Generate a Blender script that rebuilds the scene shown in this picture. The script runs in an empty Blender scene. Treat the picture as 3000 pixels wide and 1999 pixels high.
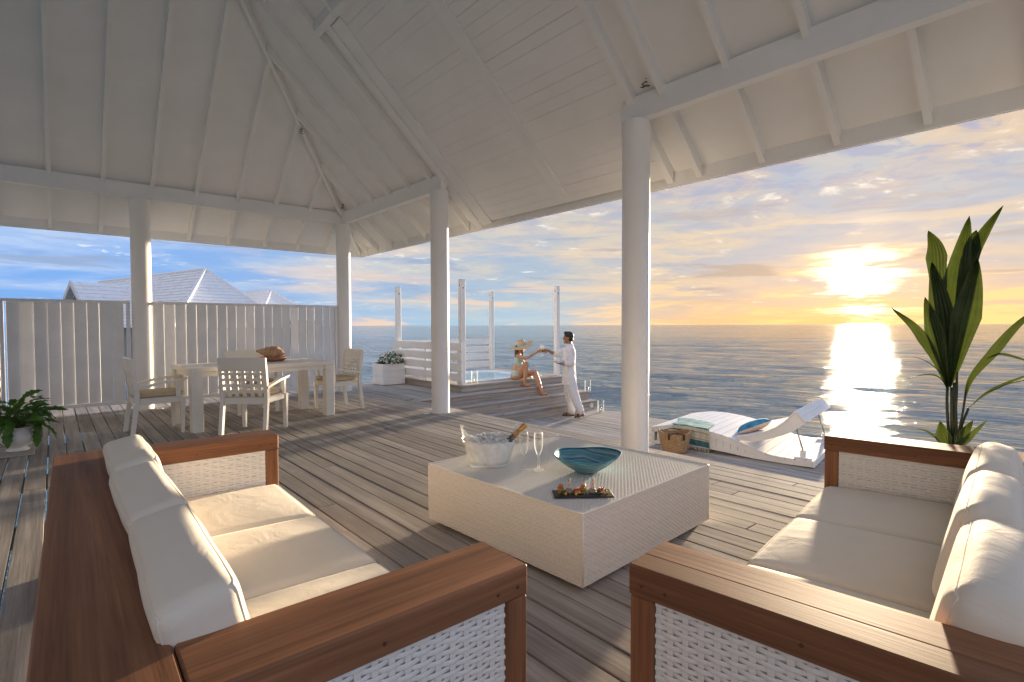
import bpy, bmesh, math, random
from mathutils import Vector, Matrix, noise
R = math.radians
sc = bpy.context.scene
COL = sc.collection
rnd = random.Random(7)

# ------------------------------------------------------------------ camera
YAW, PITCH, ROLL, CAMH = R(41.077), R(-1.73), R(-0.16), 1.3
fwd = Vector((math.sin(YAW)*math.cos(PITCH), math.cos(YAW)*math.cos(PITCH), math.sin(PITCH)))
rgt0 = Vector((math.cos(YAW), -math.sin(YAW), 0)); up0 = rgt0.cross(fwd)
rgt = math.cos(ROLL)*rgt0 + math.sin(ROLL)*up0
upv = -math.sin(ROLL)*rgt0 + math.cos(ROLL)*up0
cam = bpy.data.cameras.new('camera'); camo = bpy.data.objects.new('camera', cam); COL.objects.link(camo)
camo.matrix_world = Matrix(((rgt.x, upv.x, -fwd.x, 0), (rgt.y, upv.y, -fwd.y, 0), (rgt.z, upv.z, -fwd.z, CAMH), (0, 0, 0, 1)))
cam.sensor_width = 36; cam.sensor_fit = 'HORIZONTAL'; cam.lens = 36*1542/3000
cam.clip_start = 0.02; cam.clip_end = 60000
sc.camera = camo

# ------------------------------------------------------------------ node helpers
def lin(c):
    return tuple(((v/255)/12.92 if v/255 <= .04045 else ((v/255+.055)/1.055)**2.4) for v in c) + (1,)
class NT:
    def __init__(s, tree): s.t = tree
    def __call__(s, typ, inp=None, **props):
        n = s.t.nodes.new(typ)
        for k, v in props.items(): setattr(n, k, v)
        for k, v in (inp or {}).items():
            if isinstance(v, bpy.types.Node): v = v.outputs[0]
            if isinstance(v, bpy.types.NodeSocket): s.t.links.new(v, n.inputs[k])
            else: n.inputs[k].default_value = v
        return n
    def m(s, op, a, b=0.0, c=0.0, clamp=False):
        return s('ShaderNodeMath', {0: a, 1: b, 2: c}, operation=op, use_clamp=clamp)
    def vm(s, op, a, b=(0, 0, 0)):
        return s('ShaderNodeVectorMath', {0: a, 1: b}, operation=op)
    def mix(s, f, a, b, blend='MIX'):
        n = s('ShaderNodeMix', {0: f, 6: a, 7: b}, data_type='RGBA', blend_type=blend)
        return n.outputs[2]
    def ss(s, x, lo, hi):
        return s('ShaderNodeMapRange', {0: x, 1: lo, 2: hi, 3: 0.0, 4: 1.0}, interpolation_type='SMOOTHSTEP')
    def ramp(s, f, stops, mode='LINEAR'):
        n = s('ShaderNodeValToRGB', {0: f}); cr = n.color_ramp; cr.interpolation = mode
        while len(cr.elements) < len(stops): cr.elements.new(.5)
        for e, (p, c) in zip(cr.elements, stops):
            e.position = p; e.color = c if len(c) == 4 else tuple(c)+(1,)
        return n
    def noise(s, vec, scale, detail=4, rough=.55, dist=0.0):
        return s('ShaderNodeTexNoise', {'Vector': vec, 'Scale': scale, 'Detail': detail, 'Roughness': rough, 'Distortion': dist})

# ------------------------------------------------------------------ world: low sun behind broken cloud over the sea
SUN_AZ, SUN_EL = YAW + R(33.6), R(3.7)
SUNV = Vector((math.sin(SUN_AZ)*math.cos(SUN_EL), math.cos(SUN_AZ)*math.cos(SUN_EL), math.sin(SUN_EL)))
wd = bpy.data.worlds.new('World'); sc.world = wd; wd.use_nodes = True
wt = wd.node_tree; wt.nodes.clear(); n = NT(wt)
gen = n('ShaderNodeTexCoord').outputs['Generated']
sep = n('ShaderNodeSeparateXYZ', {0: gen})
dx, dy, dz = sep.outputs
zc = n.m('MAXIMUM', dz, 0.0)
den = n.m('ADD', zc, .075)
proj = n('ShaderNodeCombineXYZ', {0: n.m('DIVIDE', dx, den), 1: n.m('DIVIDE', dy, den), 2: 0.0})
sdot = n('ShaderNodeVectorMath', {0: gen, 1: tuple(SUNV)}, operation='DOT_PRODUCT').outputs['Value']
ang = n.m('DEGREES', n.m('ARCCOSINE', n.m('MINIMUM', sdot, .999999)))
azi = n.m('ARCTAN2', dx, dy)
sky = n('ShaderNodeTexSky', sky_type='NISHITA', sun_disc=False, sun_elevation=SUN_EL, sun_rotation=SUN_AZ, air_density=1.2, dust_density=1.5, ozone_density=2.0)
big = n.noise(proj, .62, 9, .56, .35).outputs[0]
big2 = n.noise(n.vm('ADD', proj, (13.1, 4.2, 0)), 1.5, 8, .6, .5).outputs[0]
mot = n.noise(n.vm('ADD', proj, (3.7, 9.1, 0)), 4.2, 7, .6, .4).outputs[0]
bandv = n('ShaderNodeCombineXYZ', {0: n.m('MULTIPLY', azi, 3.2), 1: n.m('MULTIPLY', dz, 30.0), 2: 0.0})
band = n.noise(bandv, 1.15, 8, .58, .5).outputs[0]
warm = n.ss(sdot, .30, .86)
hot = n.ss(sdot, .84, .998)
base = n.mix(warm, lin((122, 164, 222)), lin((160, 174, 192)))
ccol = n.mix(warm, lin((188, 203, 226)), lin((206, 192, 172)))
c1 = n.ss(big, .40, .62)
col = n.mix(n.m('MULTIPLY', c1, .85), base, ccol)
hi = n.ss(dz, .12, .34)
c2 = n.m('MULTIPLY', n.ss(big2, .43, .60), n.m('MULTIPLY', hi, n.ss(sdot, .45, .8)))
col = n.mix(n.m('MULTIPLY', c2, .75), col, lin((208, 177, 152)))
c3 = n.m('MULTIPLY', n.ss(mot, .46, .60), n.m('ADD', .22, n.m('MULTIPLY', hi, .68)))
col = n.mix(c3, col, n.mix(warm, lin((116, 156, 214)), lin((144, 156, 188))))
c4 = n.m('MULTIPLY', n.ss(big2, .53, .64), n.m('SUBTRACT', 1.0, n.ss(mot, .36, .47)))
col = n.mix(n.m('MULTIPLY', c4, .75), col, lin((244, 238, 226)))
low = n.m('POWER', 2.718, n.m('MULTIPLY', zc, -15.0))
hcol = n.mix(hot, n.mix(warm, lin((112, 162, 222)), lin((164, 194, 210))), lin((252, 192, 104)))
col = n.mix(n.m('MULTIPLY', low, .8), col, hcol)
st = n.m('MULTIPLY', n.ss(band, .50, .60), n.m('MULTIPLY', n.m('POWER', 2.718, n.m('MULTIPLY', zc, -8.0)), n.ss(sdot, .25, .7)))
col = n.mix(n.m('MULTIPLY', st, .8), col, n.mix(hot, lin((236, 200, 168)), lin((255, 214, 140))))
dk = n.m('MULTIPLY', n.ss(n.noise(n.vm('ADD', bandv, (5.5, 2.2, 0)), 1.3, 7, .6, .4).outputs[0], .54, .66), n.m('MULTIPLY', n.ss(dz, .02, .08), n.m('SUBTRACT', 1.0, n.ss(dz, .12, .26))))
col = n.mix(n.m('MULTIPLY', dk, .72), col, n.mix(hot, lin((140, 158, 188)), lin((172, 154, 140))))
# rosy grey anti-twilight half of the sky, away from the sun
col = n.mix(n.m('MULTIPLY', n.m('SUBTRACT', 1.0, n.ss(sdot, -.55, .12)), .8), col, lin((206, 192, 186)))
# light scattered by the cloud round the sun
warp = n.m('ADD', .30, n.m('MULTIPLY', n.ss(n.m('ADD', n.m('MULTIPLY', band, .75), n.m('MULTIPLY', mot, .25)), .34, .64), 1.75))
g1 = n.m('MULTIPLY', n.m('POWER', 2.718, n.m('MULTIPLY', n.m('POWER', n.m('DIVIDE', n.m('DIVIDE', ang, warp), 1.35), 2.0), -1.0)), 8.0)
g2 = n.m('MULTIPLY', n.m('POWER', 2.718, n.m('DIVIDE', ang, -6.5)), .22)
glow = n.vm('ADD', n.mix(1.0, lin((255, 226, 170)), n('ShaderNodeCombineXYZ', {0: g1, 1: g1, 2: g1}), 'MULTIPLY'),
            n.mix(1.0, lin((255, 196, 104)), n('ShaderNodeCombineXYZ', {0: g2, 1: g2, 2: g2}), 'MULTIPLY'))
air = n.vm('SCALE', sky.outputs[0]); air.inputs['Scale'].default_value = .004
tot = n.vm('ADD', n.vm('ADD', col, glow), air)
SKY_K = 0.212
bg = n('ShaderNodeBackground', {0: tot.outputs[0], 1: SKY_K})
wo = n('ShaderNodeOutputWorld', {0: bg.outputs[0]})

# ------------------------------------------------------------------ sun lamp
sl = bpy.data.lights.new('sun', 'SUN'); sl.energy = 2.25; sl.angle = R(2.6); sl.color = (1, .79, .54)
so = bpy.data.objects.new('sun', sl); COL.objects.link(so)
so.rotation_euler = SUNV.to_track_quat('Z', 'Y').to_euler(); so.location = SUNV*50

vs = sc.view_settings; vs.view_transform = 'Standard'; vs.look = 'None'; vs.gamma = 1.0; vs.exposure = 2.55; vs.use_curve_mapping = False
sc.cycles.use_denoising = True
sc.cycles.max_bounces = 10; sc.cycles.diffuse_bounces = 6; sc.cycles.glossy_bounces = 4; sc.cycles.transmission_bounces = 10; sc.cycles.transparent_max_bounces = 12
sc.cycles.sample_clamp_indirect = 0.0

# ------------------------------------------------------------------ mesh helpers
def wm(o):
    return (wm(o.parent) @ o.matrix_parent_inverse @ o.matrix_basis) if o.parent else o.matrix_basis.copy()
class MB:
    def __init__(s): s.v = []; s.f = []; s.k = []
    def add(s, vs, fs, k=0):
        o = len(s.v); s.v.extend(tuple(p) for p in vs)
        for f in fs: s.f.append(tuple(i+o for i in f)); s.k.append(k)
        return s
    def box(s, x0, x1, y0, y1, z0, z1, c=0.0, k=0, T=None):
        if c <= 0:
            v = [(x, y, z) for x in (x0, x1) for y in (y0, y1) for z in (z0, z1)]
            f = [(0, 1, 3, 2), (4, 6, 7, 5), (0, 4, 5, 1), (2, 3, 7, 6), (0, 2, 6, 4), (1, 5, 7, 3)]
        else:
            v = []; idx = {}
            lo = (x0, y0, z0); hi = (x1, y1, z1)
            for sx in (0, 1):
                for sy in (0, 1):
                    for sz in (0, 1):
                        S = (sx, sy, sz)
                        for a in range(3):
                            p = []
                            for b in range(3):
                                e = hi[b] if S[b] else lo[b]
                                if b != a: e += (-c if S[b] else c)
                                p.append(e)
                            idx[S+(a,)] = len(v); v.append(tuple(p))
            f = []
            for a in range(3):
                b, d = (a+1) % 3, (a+2) % 3
                for sa in (0, 1):
                    q = []
                    for sb, sd in ((0, 0), (1, 0), (1, 1), (0, 1)):
                        S = [0, 0, 0]; S[a] = sa; S[b] = sb; S[d] = sd; q.append(idx[tuple(S)+(a,)])
                    f.append(tuple(q) if sa else tuple(reversed(q)))
                for sb in (0, 1):
                    for sd in (0, 1):
                        S0 = [0, 0, 0]; S1 = [0, 0, 0]; S1[a] = 1
                        for S in (S0, S1): S[b] = sb; S[d] = sd
                        q = [idx[tuple(S0)+(b,)], idx[tuple(S1)+(b,)], idx[tuple(S1)+(d,)], idx[tuple(S0)+(d,)]]
                        f.append(tuple(q) if (sb == sd) else tuple(reversed(q)))
            for S in [(i, j, l) for i in (0, 1) for j in (0, 1) for l in (0, 1)]:
                q = [idx[S+(0,)], idx[S+(1,)], idx[S+(2,)]]
                f.append(tuple(q) if sum(S) % 2 == 1 else tuple(reversed(q)))
        if T is not None: v = [T @ Vector(p) for p in v]
        return s.add(v, f, k)
    def prism(s, poly, a0, a1, axis='y', k=0, T=None):
        n_ = len(poly)
        def P(p, a): return {'x': (a, p[0], p[1]), 'y': (p[0], a, p[1]), 'z': (p[0], p[1], a)}[axis]
        v = [P(p, a0) for p in poly] + [P(p, a1) for p in poly]
        f = [tuple(range(n_)), tuple(reversed(range(n_, 2*n_)))] + [(i, i+n_, (i+1) % n_ + n_, (i+1) % n_) for i in range(n_)]
        if T is not None: v = [T @ Vector(p) for p in v]
        return s.add(v, f, k)
    def tube(s, pts, rad, n_=8, k=0, cap=True, flat=1.0):
        pts = [Vector(p) for p in pts]
        if not hasattr(rad, '__len__'): rad = [rad]*len(pts)
        v = []; f = []; u = None
        for i, p in enumerate(pts):
            d = (pts[min(i+1, len(pts)-1)] - pts[max(i-1, 0)]).normalized()
            if u is None: u = d.orthogonal().normalized()
            u = (u - d*u.dot(d)).normalized(); w = d.cross(u)
            for j in range(n_):
                a = 2*math.pi*j/n_; v.append(p + rad[i]*(math.cos(a)*u + flat*math.sin(a)*w))
        for i in range(len(pts)-1):
            for j in range(n_):
                a, b = i*n_+j, i*n_+(j+1) % n_; f.append((a, b, b+n_, a+n_))
        if cap: f.append(tuple(reversed(range(n_)))); f.append(tuple(range((len(pts)-1)*n_, len(pts)*n_)))
        return s.add(v, f, k)
    def lathe(s, prof, n_=32, c=(0, 0, 0), k=0, ex=1.0, ey=1.0):
        v = []; f = []; c = Vector(c)
        for r, z in prof:
            for j in range(n_):
                a = 2*math.pi*j/n_; v.append(c + Vector((r*math.cos(a)*ex, r*math.sin(a)*ey, z)))
        for i in range(len(prof)-1):
            for j in range(n_):
                a, b = i*n_+j, i*n_+(j+1) % n_; f.append((a, b, b+n_, a+n_))
        if prof[0][0] > 1e-6: f.append(tuple(reversed(range(n_))))
        if prof[-1][0] > 1e-6: f.append(tuple(range((len(prof)-1)*n_, len(prof)*n_)))
        return s.add(v, f, k)
    def ell(s, c, r, n_=12, m_=8, k=0, T=None):
        if not hasattr(r, '__len__'): r = (r, r, r)
        v = []; f = []; c = Vector(c)
        for i in range(m_+1):
            th = math.pi*i/m_
            for j in range(n_):
                a = 2*math.pi*j/n_; p = Vector((r[0]*math.sin(th)*math.cos(a), r[1]*math.sin(th)*math.sin(a), -r[2]*math.cos(th)))
                v.append(c + (T @ p if T is not None else p))
        for i in range(m_):
            for j in range(n_):
                a, b = i*n_+j, i*n_+(j+1) % n_; f.append((a, b, b+n_, a+n_))
        return s.add(v, f, k)
    def grid(s, fn, nu, nv, k=0, kf=None):
        v = [fn(i/nu, j/nv) for i in range(nu+1) for j in range(nv+1)]
        f = [(i*(nv+1)+j, (i+1)*(nv+1)+j, (i+1)*(nv+1)+j+1, i*(nv+1)+j+1) for i in range(nu) for j in range(nv)]
        if kf is None: return s.add(v, f, k)
        o = len(s.v); s.v.extend(tuple(p) for p in v)
        for q, fc in enumerate(f): s.f.append(tuple(i+o for i in fc)); s.k.append(kf(q//nv/nu, q % nv/nv))
        return s
    def mesh(s, name, mats, smooth=False, weld=0.0, fix=False, autosmooth=None):
        me = bpy.data.meshes.new(name); me.from_pydata(s.v, [], s.f)
        if not isinstance(mats, (list, tuple)): mats = [mats]
        for m_ in mats: me.materials.append(m_)
        if len(mats) > 1: me.polygons.foreach_set('material_index', s.k)
        if weld > 0 or fix:
            bm = bmesh.new(); bm.from_mesh(me)
            if weld > 0: bmesh.ops.remove_doubles(bm, verts=bm.verts, dist=weld)
            if fix: bmesh.ops.recalc_face_normals(bm, faces=bm.faces)
            bm.to_mesh(me); bm.free()
        if smooth: me.polygons.foreach_set('use_smooth', [True]*len(me.polygons))
        me.update()
        if autosmooth: 
            try: me.set_sharp_from_angle(angle=R(autosmooth))
            except Exception: pass
        return me
    def build(s, name, mats, parent=None, smooth=False, weld=0.0, fix=False, world=False, autosmooth=None, kind=None, label=None):
        return put(name, s.mesh(name, mats, smooth, weld, fix, autosmooth), parent, world, kind, label)
def put(name, me, parent=None, world=False, kind=None, label=None):
    o = bpy.data.objects.new(name, me); COL.objects.link(o)
    if parent is not None:
        o.parent = parent
        if world: o.matrix_parent_inverse = wm(parent).inverted()
    if kind: o['kind'] = kind
    if label: o['label'] = label
    return o
def tag(o, label=None, cat=None, group=None, kind=None):
    for k_, v_ in (('label', label), ('category', cat), ('group', group), ('kind', kind)):
        if v_: o[k_] = v_
    return o
def thing(name, label, cat, loc=(0, 0, 0), rz=0.0, group=None, kind=None):
    o = bpy.data.objects.new(name, None); COL.objects.link(o); o.location = loc; o.rotation_euler = (0, 0, rz); o.empty_display_size = .1
    return tag(o, label, cat, group, kind)
def copy_tree(o, parent=None):
    c = o.copy(); COL.objects.link(c)
    if parent is not None: c.parent = parent
    for ch in list(o.children): copy_tree(ch, c)
    return c
def smoothnoise(p, s_=1.0): return noise.noise(Vector(p)*s_)

# ------------------------------------------------------------------ materials
MT = {}
def new_mat(name):
    m = bpy.data.materials.new(name); m.use_nodes = True; t = m.node_tree; t.nodes.clear(); q = NT(t)
    b = q('ShaderNodeBsdfPrincipled'); o = q('ShaderNodeOutputMaterial', {0: b.outputs[0]}); MT[name] = m
    return m, q, b
def setp(q, b, **kw):
    nm = dict(col='Base Color', rough='Roughness', spec='Specular IOR Level', trans='Transmission Weight', ior='IOR', metal='Metallic', normal='Normal', alpha='Alpha', sss='Subsurface Weight', sheen='Sheen Weight', coat='Coat Weight', coatr='Coat Roughness')
    for k_, v_ in kw.items():
        i = b.inputs[nm[k_]]
        if isinstance(v_, bpy.types.Node): v_ = v_.outputs[0]
        if isinstance(v_, bpy.types.NodeSocket): q.t.links.new(v_, i)
        else: i.default_value = v_ if not (k_ == 'col' and len(v_) == 3) else tuple(v_)+(1,)
def bump(q, h, st=.3, dist=.01, nrm=None):
    d = {'Height': h, 'Strength': st, 'Distance': dist}
    if nrm is not None: d['Normal'] = nrm
    return q('ShaderNodeBump', d).outputs[0]
def obc(q): return q('ShaderNodeTexCoord').outputs['Object']
def simple(name, col, rough=.5, var=.12, scale=6.0, bst=0.0, bscale=60.0, **kw):
    m, q, b = new_mat(name); c = obc(q)
    f = q.noise(c, scale, 5, .6).outputs[0]
    a = tuple(v*(1-var) for v in col)+(1,); d = tuple(min(1, v*(1+var*.6)) for v in col)+(1,)
    setp(q, b, col=q.ramp(f, [(.3, a), (.7, d)]), rough=rough, **kw)
    if bst: setp(q, b, normal=bump(q, q.noise(c, bscale, 3).outputs[0], bst, .004))
    return m
simple('white_paint', (.90, .885, .855), .42, .05, 2.2, .12, 25)
simple('column_paint', (.88, .86, .825), .36, .04, 1.5, .05, 20)
simple('fence_paint', (.88, .865, .84), .45, .08, 3.0, .15, 30)
simple('cream_paint', (.82, .78, .69), .42, .05, 4, .1, 40)
simple('post_paint', (.80, .80, .80), .62, .05, 3, .1, 30, spec=.2)
simple('seat_pad', (.60, .48, .32), .85, .1, 12, .3, 300)
simple('planter_white', (.82, .82, .82), .35, .04, 3)
simple('ceramic', (.74, .70, .64), .30, .06, 5)
simple('slate', (.028, .030, .034), .55, .4, 30, .5, 80)
simple('leather', (.05, .022, .012), .5, .3, 20)
simple('terracotta', (.34, .15, .09), .55, .2, 8, .2, 40)
simple('sand', (.55, .46, .36), .9, .3, 60, .5, 200)
simple('steel', (.55, .55, .56), .28, .1, 10, metal=1.0)
simple('dark_gap', (.02, .018, .016), .8)
simple('screw', (.03, .025, .02), .5)
simple('plug_wood', (.085, .035, .018), .55)
simple('hair', (.012, .008, .006), .5, .4, 40, .4, 120)
simple('brown_hair', (.09, .045, .022), .5, .5, 30, .4, 120)
simple('skin_man', (.30, .15, .085), .5, .1, 10, sss=.05)
simple('skin_woman', (.46, .25, .155), .48, .08, 10, sss=.05)
simple('linen', (.72, .72, .76), .8, .04, 8, .5, 18)
simple('sandal', (.035, .028, .02), .6)
simple('straw', (.60, .42, .24), .75, .25, 40, .5, 150)
simple('ribbon', (.07, .36, .42), .6)
simple('tray_white', (.72, .70, .66), .4)
simple('tub_acrylic', (.85, .87, .88), .15, .02)
simple('cotton_fringe', (.72, .70, .66), .85)
simple('towel_teal', (.10, .31, .34), .9, .15, 40, .4, 260)
simple('towel_sand', (.58, .55, .46), .9, .1, 40, .4, 260)
simple('towel_stripe', (.40, .28, .17), .9, .1, 40, .4, 260)
simple('pillow_blue', (.04, .27, .44), .8, .45, 9, .3, 240)
simple('pillow_pink', (.68, .53, .47), .85, .08, 9, .3, 240)
def leafy(name, col, tcol, rough, tr, scale):
    m, q, b = new_mat(name); c = obc(q); f = q.noise(c, scale, 4).outputs[0]
    setp(q, b, col=q.ramp(f, [(.3, tuple(v*.6 for v in col)+(1,)), (.7, tuple(v*1.3 for v in col)+(1,))]), rough=rough, spec=.35)
    t_ = q('ShaderNodeBsdfTranslucent', {0: q.ramp(f, [(.3, tuple(v*.7 for v in tcol)+(1,)), (.7, tuple(tcol)+(1,))])})
    mx = q('ShaderNodeMixShader', {0: tr, 1: b.outputs[0], 2: t_.outputs[0]})
    o = [x for x in q.t.nodes if x.type == 'OUTPUT_MATERIAL'][0]; q.t.links.new(mx.outputs[0], o.inputs[0])
leafy('leaf_palm', (.036, .066, .020), (.085, .115, .018), .45, .30, 9)
leafy('leaf_pot', (.09, .215, .04), (.17, .33, .05), .38, .32, 7)
leafy('leaf_small', (.055, .13, .03), (.10, .20, .03), .5, .3, 25)
simple('stem_palm', (.022, .034, .012), .5, .4, 20)
simple('stalk', (.12, .17, .04), .5, .3, 20)
simple('petal', (.78, .76, .66), .6, .1, 20)
simple('petal_pink', (.72, .42, .46), .6, .1, 20)
simple('soil', (.035, .024, .016), .95, .4, 40, .6, 90)
simple('shell_body', (.50, .30, .16), .4, .5, 35, .4, 60)
simple('gable_grey', (.30, .31, .33), .7)
simple('gold_foil', (.62, .36, .11), .36, .25, 40, .35, 90, metal=.75)
simple('red_foil', (.16, .014, .014), .4)
simple('bottle_glass', (.012, .022, .010), .08)
simple('lettering_ink', (.01, .008, .006), .5)
simple('tomato', (.55, .10, .05), .35, .3, 60)
simple('carrot', (.66, .20, .02), .4, .2, 60)
simple('cucumber', (.14, .22, .04), .45, .3, 60)
simple('herb', (.03, .085, .012), .55, .5, 80)
simple('mango', (.72, .36, .02), .35, .2, 60)
simple('toast', (.58, .42, .25), .8, .2, 60)
simple('roll_grey', (.30, .27, .25), .6, .5, 120)
simple('prawn', (.68, .50, .38), .45, .2, 60)
simple('wood_pick', (.45, .28, .13), .7)
simple('concrete_light', (.42, .40, .37), .7, .15, 12)
simple('hub_white', (.78, .78, .76), .3)
simple('towel_dark', (.045, .16, .19), .9, .15, 40, .4, 260)

def wood(name, axis, dark, light, rough, ring=14.0, rnd_amt=.25, bst=.25, streak=1.0, spec=.5, coat=0.0):
    m, q, b = new_mat(name)
    oi = q('ShaderNodeObjectInfo').outputs['Random']
    off = q('ShaderNodeCombineXYZ', {0: q.m('MULTIPLY', oi, 37.0), 1: q.m('MULTIPLY', oi, 71.0), 2: q.m('MULTIPLY', oi, 13.0)})
    c = q.vm('ADD', obc(q), off)
    sc_ = [ring]*3; sc_['xyz'.index(axis)] = .55
    cs = q.vm('MULTIPLY', c, tuple(sc_))
    g1_ = q.noise(cs, 1.0, 6, .6, .6).outputs[0]
    sf = [ring*9]*3; sf['xyz'.index(axis)] = 2.2
    g2_ = q.noise(q.vm('MULTIPLY', c, tuple(sf)), 1.0, 4, .65).outputs[0]
    blot = q.noise(c, 1.7, 4, .6).outputs[0]
    f = q.m('ADD', q.m('MULTIPLY', g1_, .65), q.m('MULTIPLY', g2_, .35*streak))
    colr = q.ramp(f, [(.30, dark), (.52, tuple((a+d)/2 for a, d in zip(dark, light))), (.70, light)])
    br = q.m('ADD', 1.0-rnd_amt, q.m('MULTIPLY', oi, 2*rnd_amt))
    br2 = q.m('MULTIPLY', br, q.m('ADD', .78, q.m('MULTIPLY', blot, .44)))
    cc = q.mix(1.0, colr.outputs[0], q('ShaderNodeCombineXYZ', {0: br2, 1: br2, 2: br2}), 'MULTIPLY')
    setp(q, b, col=cc, rough=q.m('ADD', rough-.08, q.m('MULTIPLY', g2_, .16)), spec=spec, normal=bump(q, f, bst, .004), coat=coat, coatr=.3)
    return m
GREY_D, GREY_L = (.225, .196, .172), (.56, .515, .47)
for ax in 'xyz':
    wood('deck_'+ax, ax, GREY_D, GREY_L, .80, 16, .15, .5, spec=.16)
    wood('teak_'+ax, ax, (.10, .040, .018), (.42, .19, .092), .58, 12, .12, .22, spec=.24)

def fabric(name, col, wr=.5):
    m, q, b = new_mat(name); c = obc(q)
    wv = q.noise(c, 420, 2, .5).outputs[0]
    w1 = q.noise(q.vm('MULTIPLY', c, (1, 1, 2.5)), 5.0, 4, .55, 1.2).outputs[0]
    big_ = q.noise(c, 2.5, 3).outputs[0]
    nb = bump(q, w1, wr, .02); nb = bump(q, wv, .12, .002, nb)
    setp(q, b, col=q.ramp(big_, [(.3, tuple(v*.93 for v in col)+(1,)), (.7, tuple(col)+(1,))]), rough=.82, spec=.25, sheen=.15, normal=nb)
    return m
fabric('cushion', (.80, .72, .60), .24)

# off-white synthetic wicker
m, q, b = new_mat('wicker'); c = obc(q)
setp(q, b, col=q.ramp(q.noise(c, 60, 3).outputs[0], [(.3, (.80, .765, .70, 1)), (.7, (.86, .83, .775, 1))]), rough=.5, spec=.3)
m, q, b = new_mat('wicker_back'); setp(q, b, col=q.ramp(q.noise(obc(q), 9, 3).outputs[0], [(.3, (.50, .465, .43, 1)), (.7, (.60, .565, .53, 1))]), rough=.7)
m, q, b = new_mat('straw_weave'); c = obc(q)
setp(q, b, col=q.ramp(q.noise(c, 45, 5).outputs[0], [(.3, (.27, .165, .08, 1)), (.7, (.56, .38, .21, 1))]), rough=.7, normal=bump(q, q.noise(c, 150, 3).outputs[0], .5, .003))
# ceiling boards
simple('ceiling_paint', (.90, .88, .85), .5, .05, 1.4, .08, 14)
# glass and ice
def glassy(name, col=(1, 1, 1), rough=0.0, ior=1.48, tint=None):
    m, q, b = new_mat(name); setp(q, b, col=col, rough=rough, ior=ior, trans=1.0)
    return m
def thin_glass(name, tint, edge):
    m = bpy.data.materials.new(name); m.use_nodes = True; t = m.node_tree; t.nodes.clear(); q = NT(t); MT[name] = m
    tr_ = q('ShaderNodeBsdfTransparent', {0: q.ramp(q.noise(obc(q), 20, 2).outputs[0], [(0, tuple(tint)+(1,)), (1, (.985, .99, .99, 1))])})
    gl = q('ShaderNodeBsdfGlossy', {0: (1, 1, 1, 1), 1: .04}); df = q('ShaderNodeBsdfTranslucent', {0: (.9, .92, .92, 1)})
    lw = q('ShaderNodeLayerWeight', {0: .5}).outputs['Facing']; fr_ = q.m('ADD', .025, q.m('MULTIPLY', q.m('POWER', lw, 4.5), .7))
    s1_ = q('ShaderNodeMixShader', {0: fr_, 1: tr_.outputs[0], 2: gl.outputs[0]}); s2_ = q('ShaderNodeMixShader', {0: q.m('MULTIPLY', q.m('POWER', lw, 3.0), edge*2.5), 1: s1_.outputs[0], 2: df.outputs[0]})
    q('ShaderNodeOutputMaterial', {0: s2_.outputs[0]})
thin_glass('glass', (.96, .97, .97), .34); thin_glass('acrylic', (.96, .97, .97), .10)
glassy('champagne', (.95, .82, .45), 0.0, 1.34)
m, q, b = new_mat('ice'); c = obc(q)
setp(q, b, col=q.ramp(q.noise(c, 40, 4).outputs[0], [(.3, (.80, .83, .84, 1)), (.7, (.97, .97, .97, 1))]), rough=.15, ior=1.25, trans=.5, normal=bump(q, q.noise(c, 55, 4).outputs[0], .5, .006))
m, q, b = new_mat('ice_mass'); c = obc(q)
setp(q, b, col=q.ramp(q.noise(c, 24, 5, .6).outputs[0], [(.32, (.74, .76, .75, 1)), (.62, (.94, .94, .92, 1))]), rough=.4, trans=.0, sss=.6, ior=1.2, normal=bump(q, q.noise(c, 38, 4).outputs[0], .8, .01))
# patterned things
m, q, b = new_mat('swimsuit'); c = obc(q)
setp(q, b, col=q.ramp(q.noise(c, 34, 3, .6, 2.5).outputs[0], [(.44, (.60, .68, .62, 1)), (.52, (.14, .36, .36, 1))]), rough=.7)
m, q, b = new_mat('woven_wire'); c = obc(q)
sp = q('ShaderNodeSeparateXYZ', {0: c})
rad = q.m('SQRT', q.m('ADD', q.m('MULTIPLY', sp.outputs[0], sp.outputs[0]), q.m('MULTIPLY', sp.outputs[1], sp.outputs[1])))
an = q.m('ARCTAN2', sp.outputs[1], sp.outputs[0])
tt = q.m('ADD', q.m('MULTIPLY', rad, 15.0), q.m('ADD', q.m('MULTIPLY', q.m('SINE', q.m('ADD', an, 2.2)), .34), q.m('MULTIPLY', q.noise(c, 6, 2).outputs[0], .7)))
fr = q.m('FRACT', tt)
T1, T2, T3, BK, WH, PU = (.05, .32, .40, 1), (.12, .48, .50, 1), (.03, .18, .36, 1), (.015, .018, .022, 1), (.58, .62, .66, 1), (.28, .29, .46, 1)
wr = q.ramp(fr, [(0, T1), (.13, T2), (.24, BK), (.28, T1), (.34, BK), (.38, T3), (.50, WH), (.54, T2), (.66, PU), (.70, T1), (.80, BK), (.84, T2), (.93, T3)], 'CONSTANT')
lines = q.m('SINE', q.m('MULTIPLY', tt, 190.0))
dash = q.m('SINE', q.m('ADD', q.m('MULTIPLY', an, 150.0), q.m('MULTIPLY', tt, 400.0)))
setp(q, b, col=q.mix(q.m('MULTIPLY', q.m('ADD', dash, 1.0), .22), wr.outputs[0], (.30, .40, .44, 1)), rough=.38, normal=bump(q, lines, .5, .003))
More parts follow.
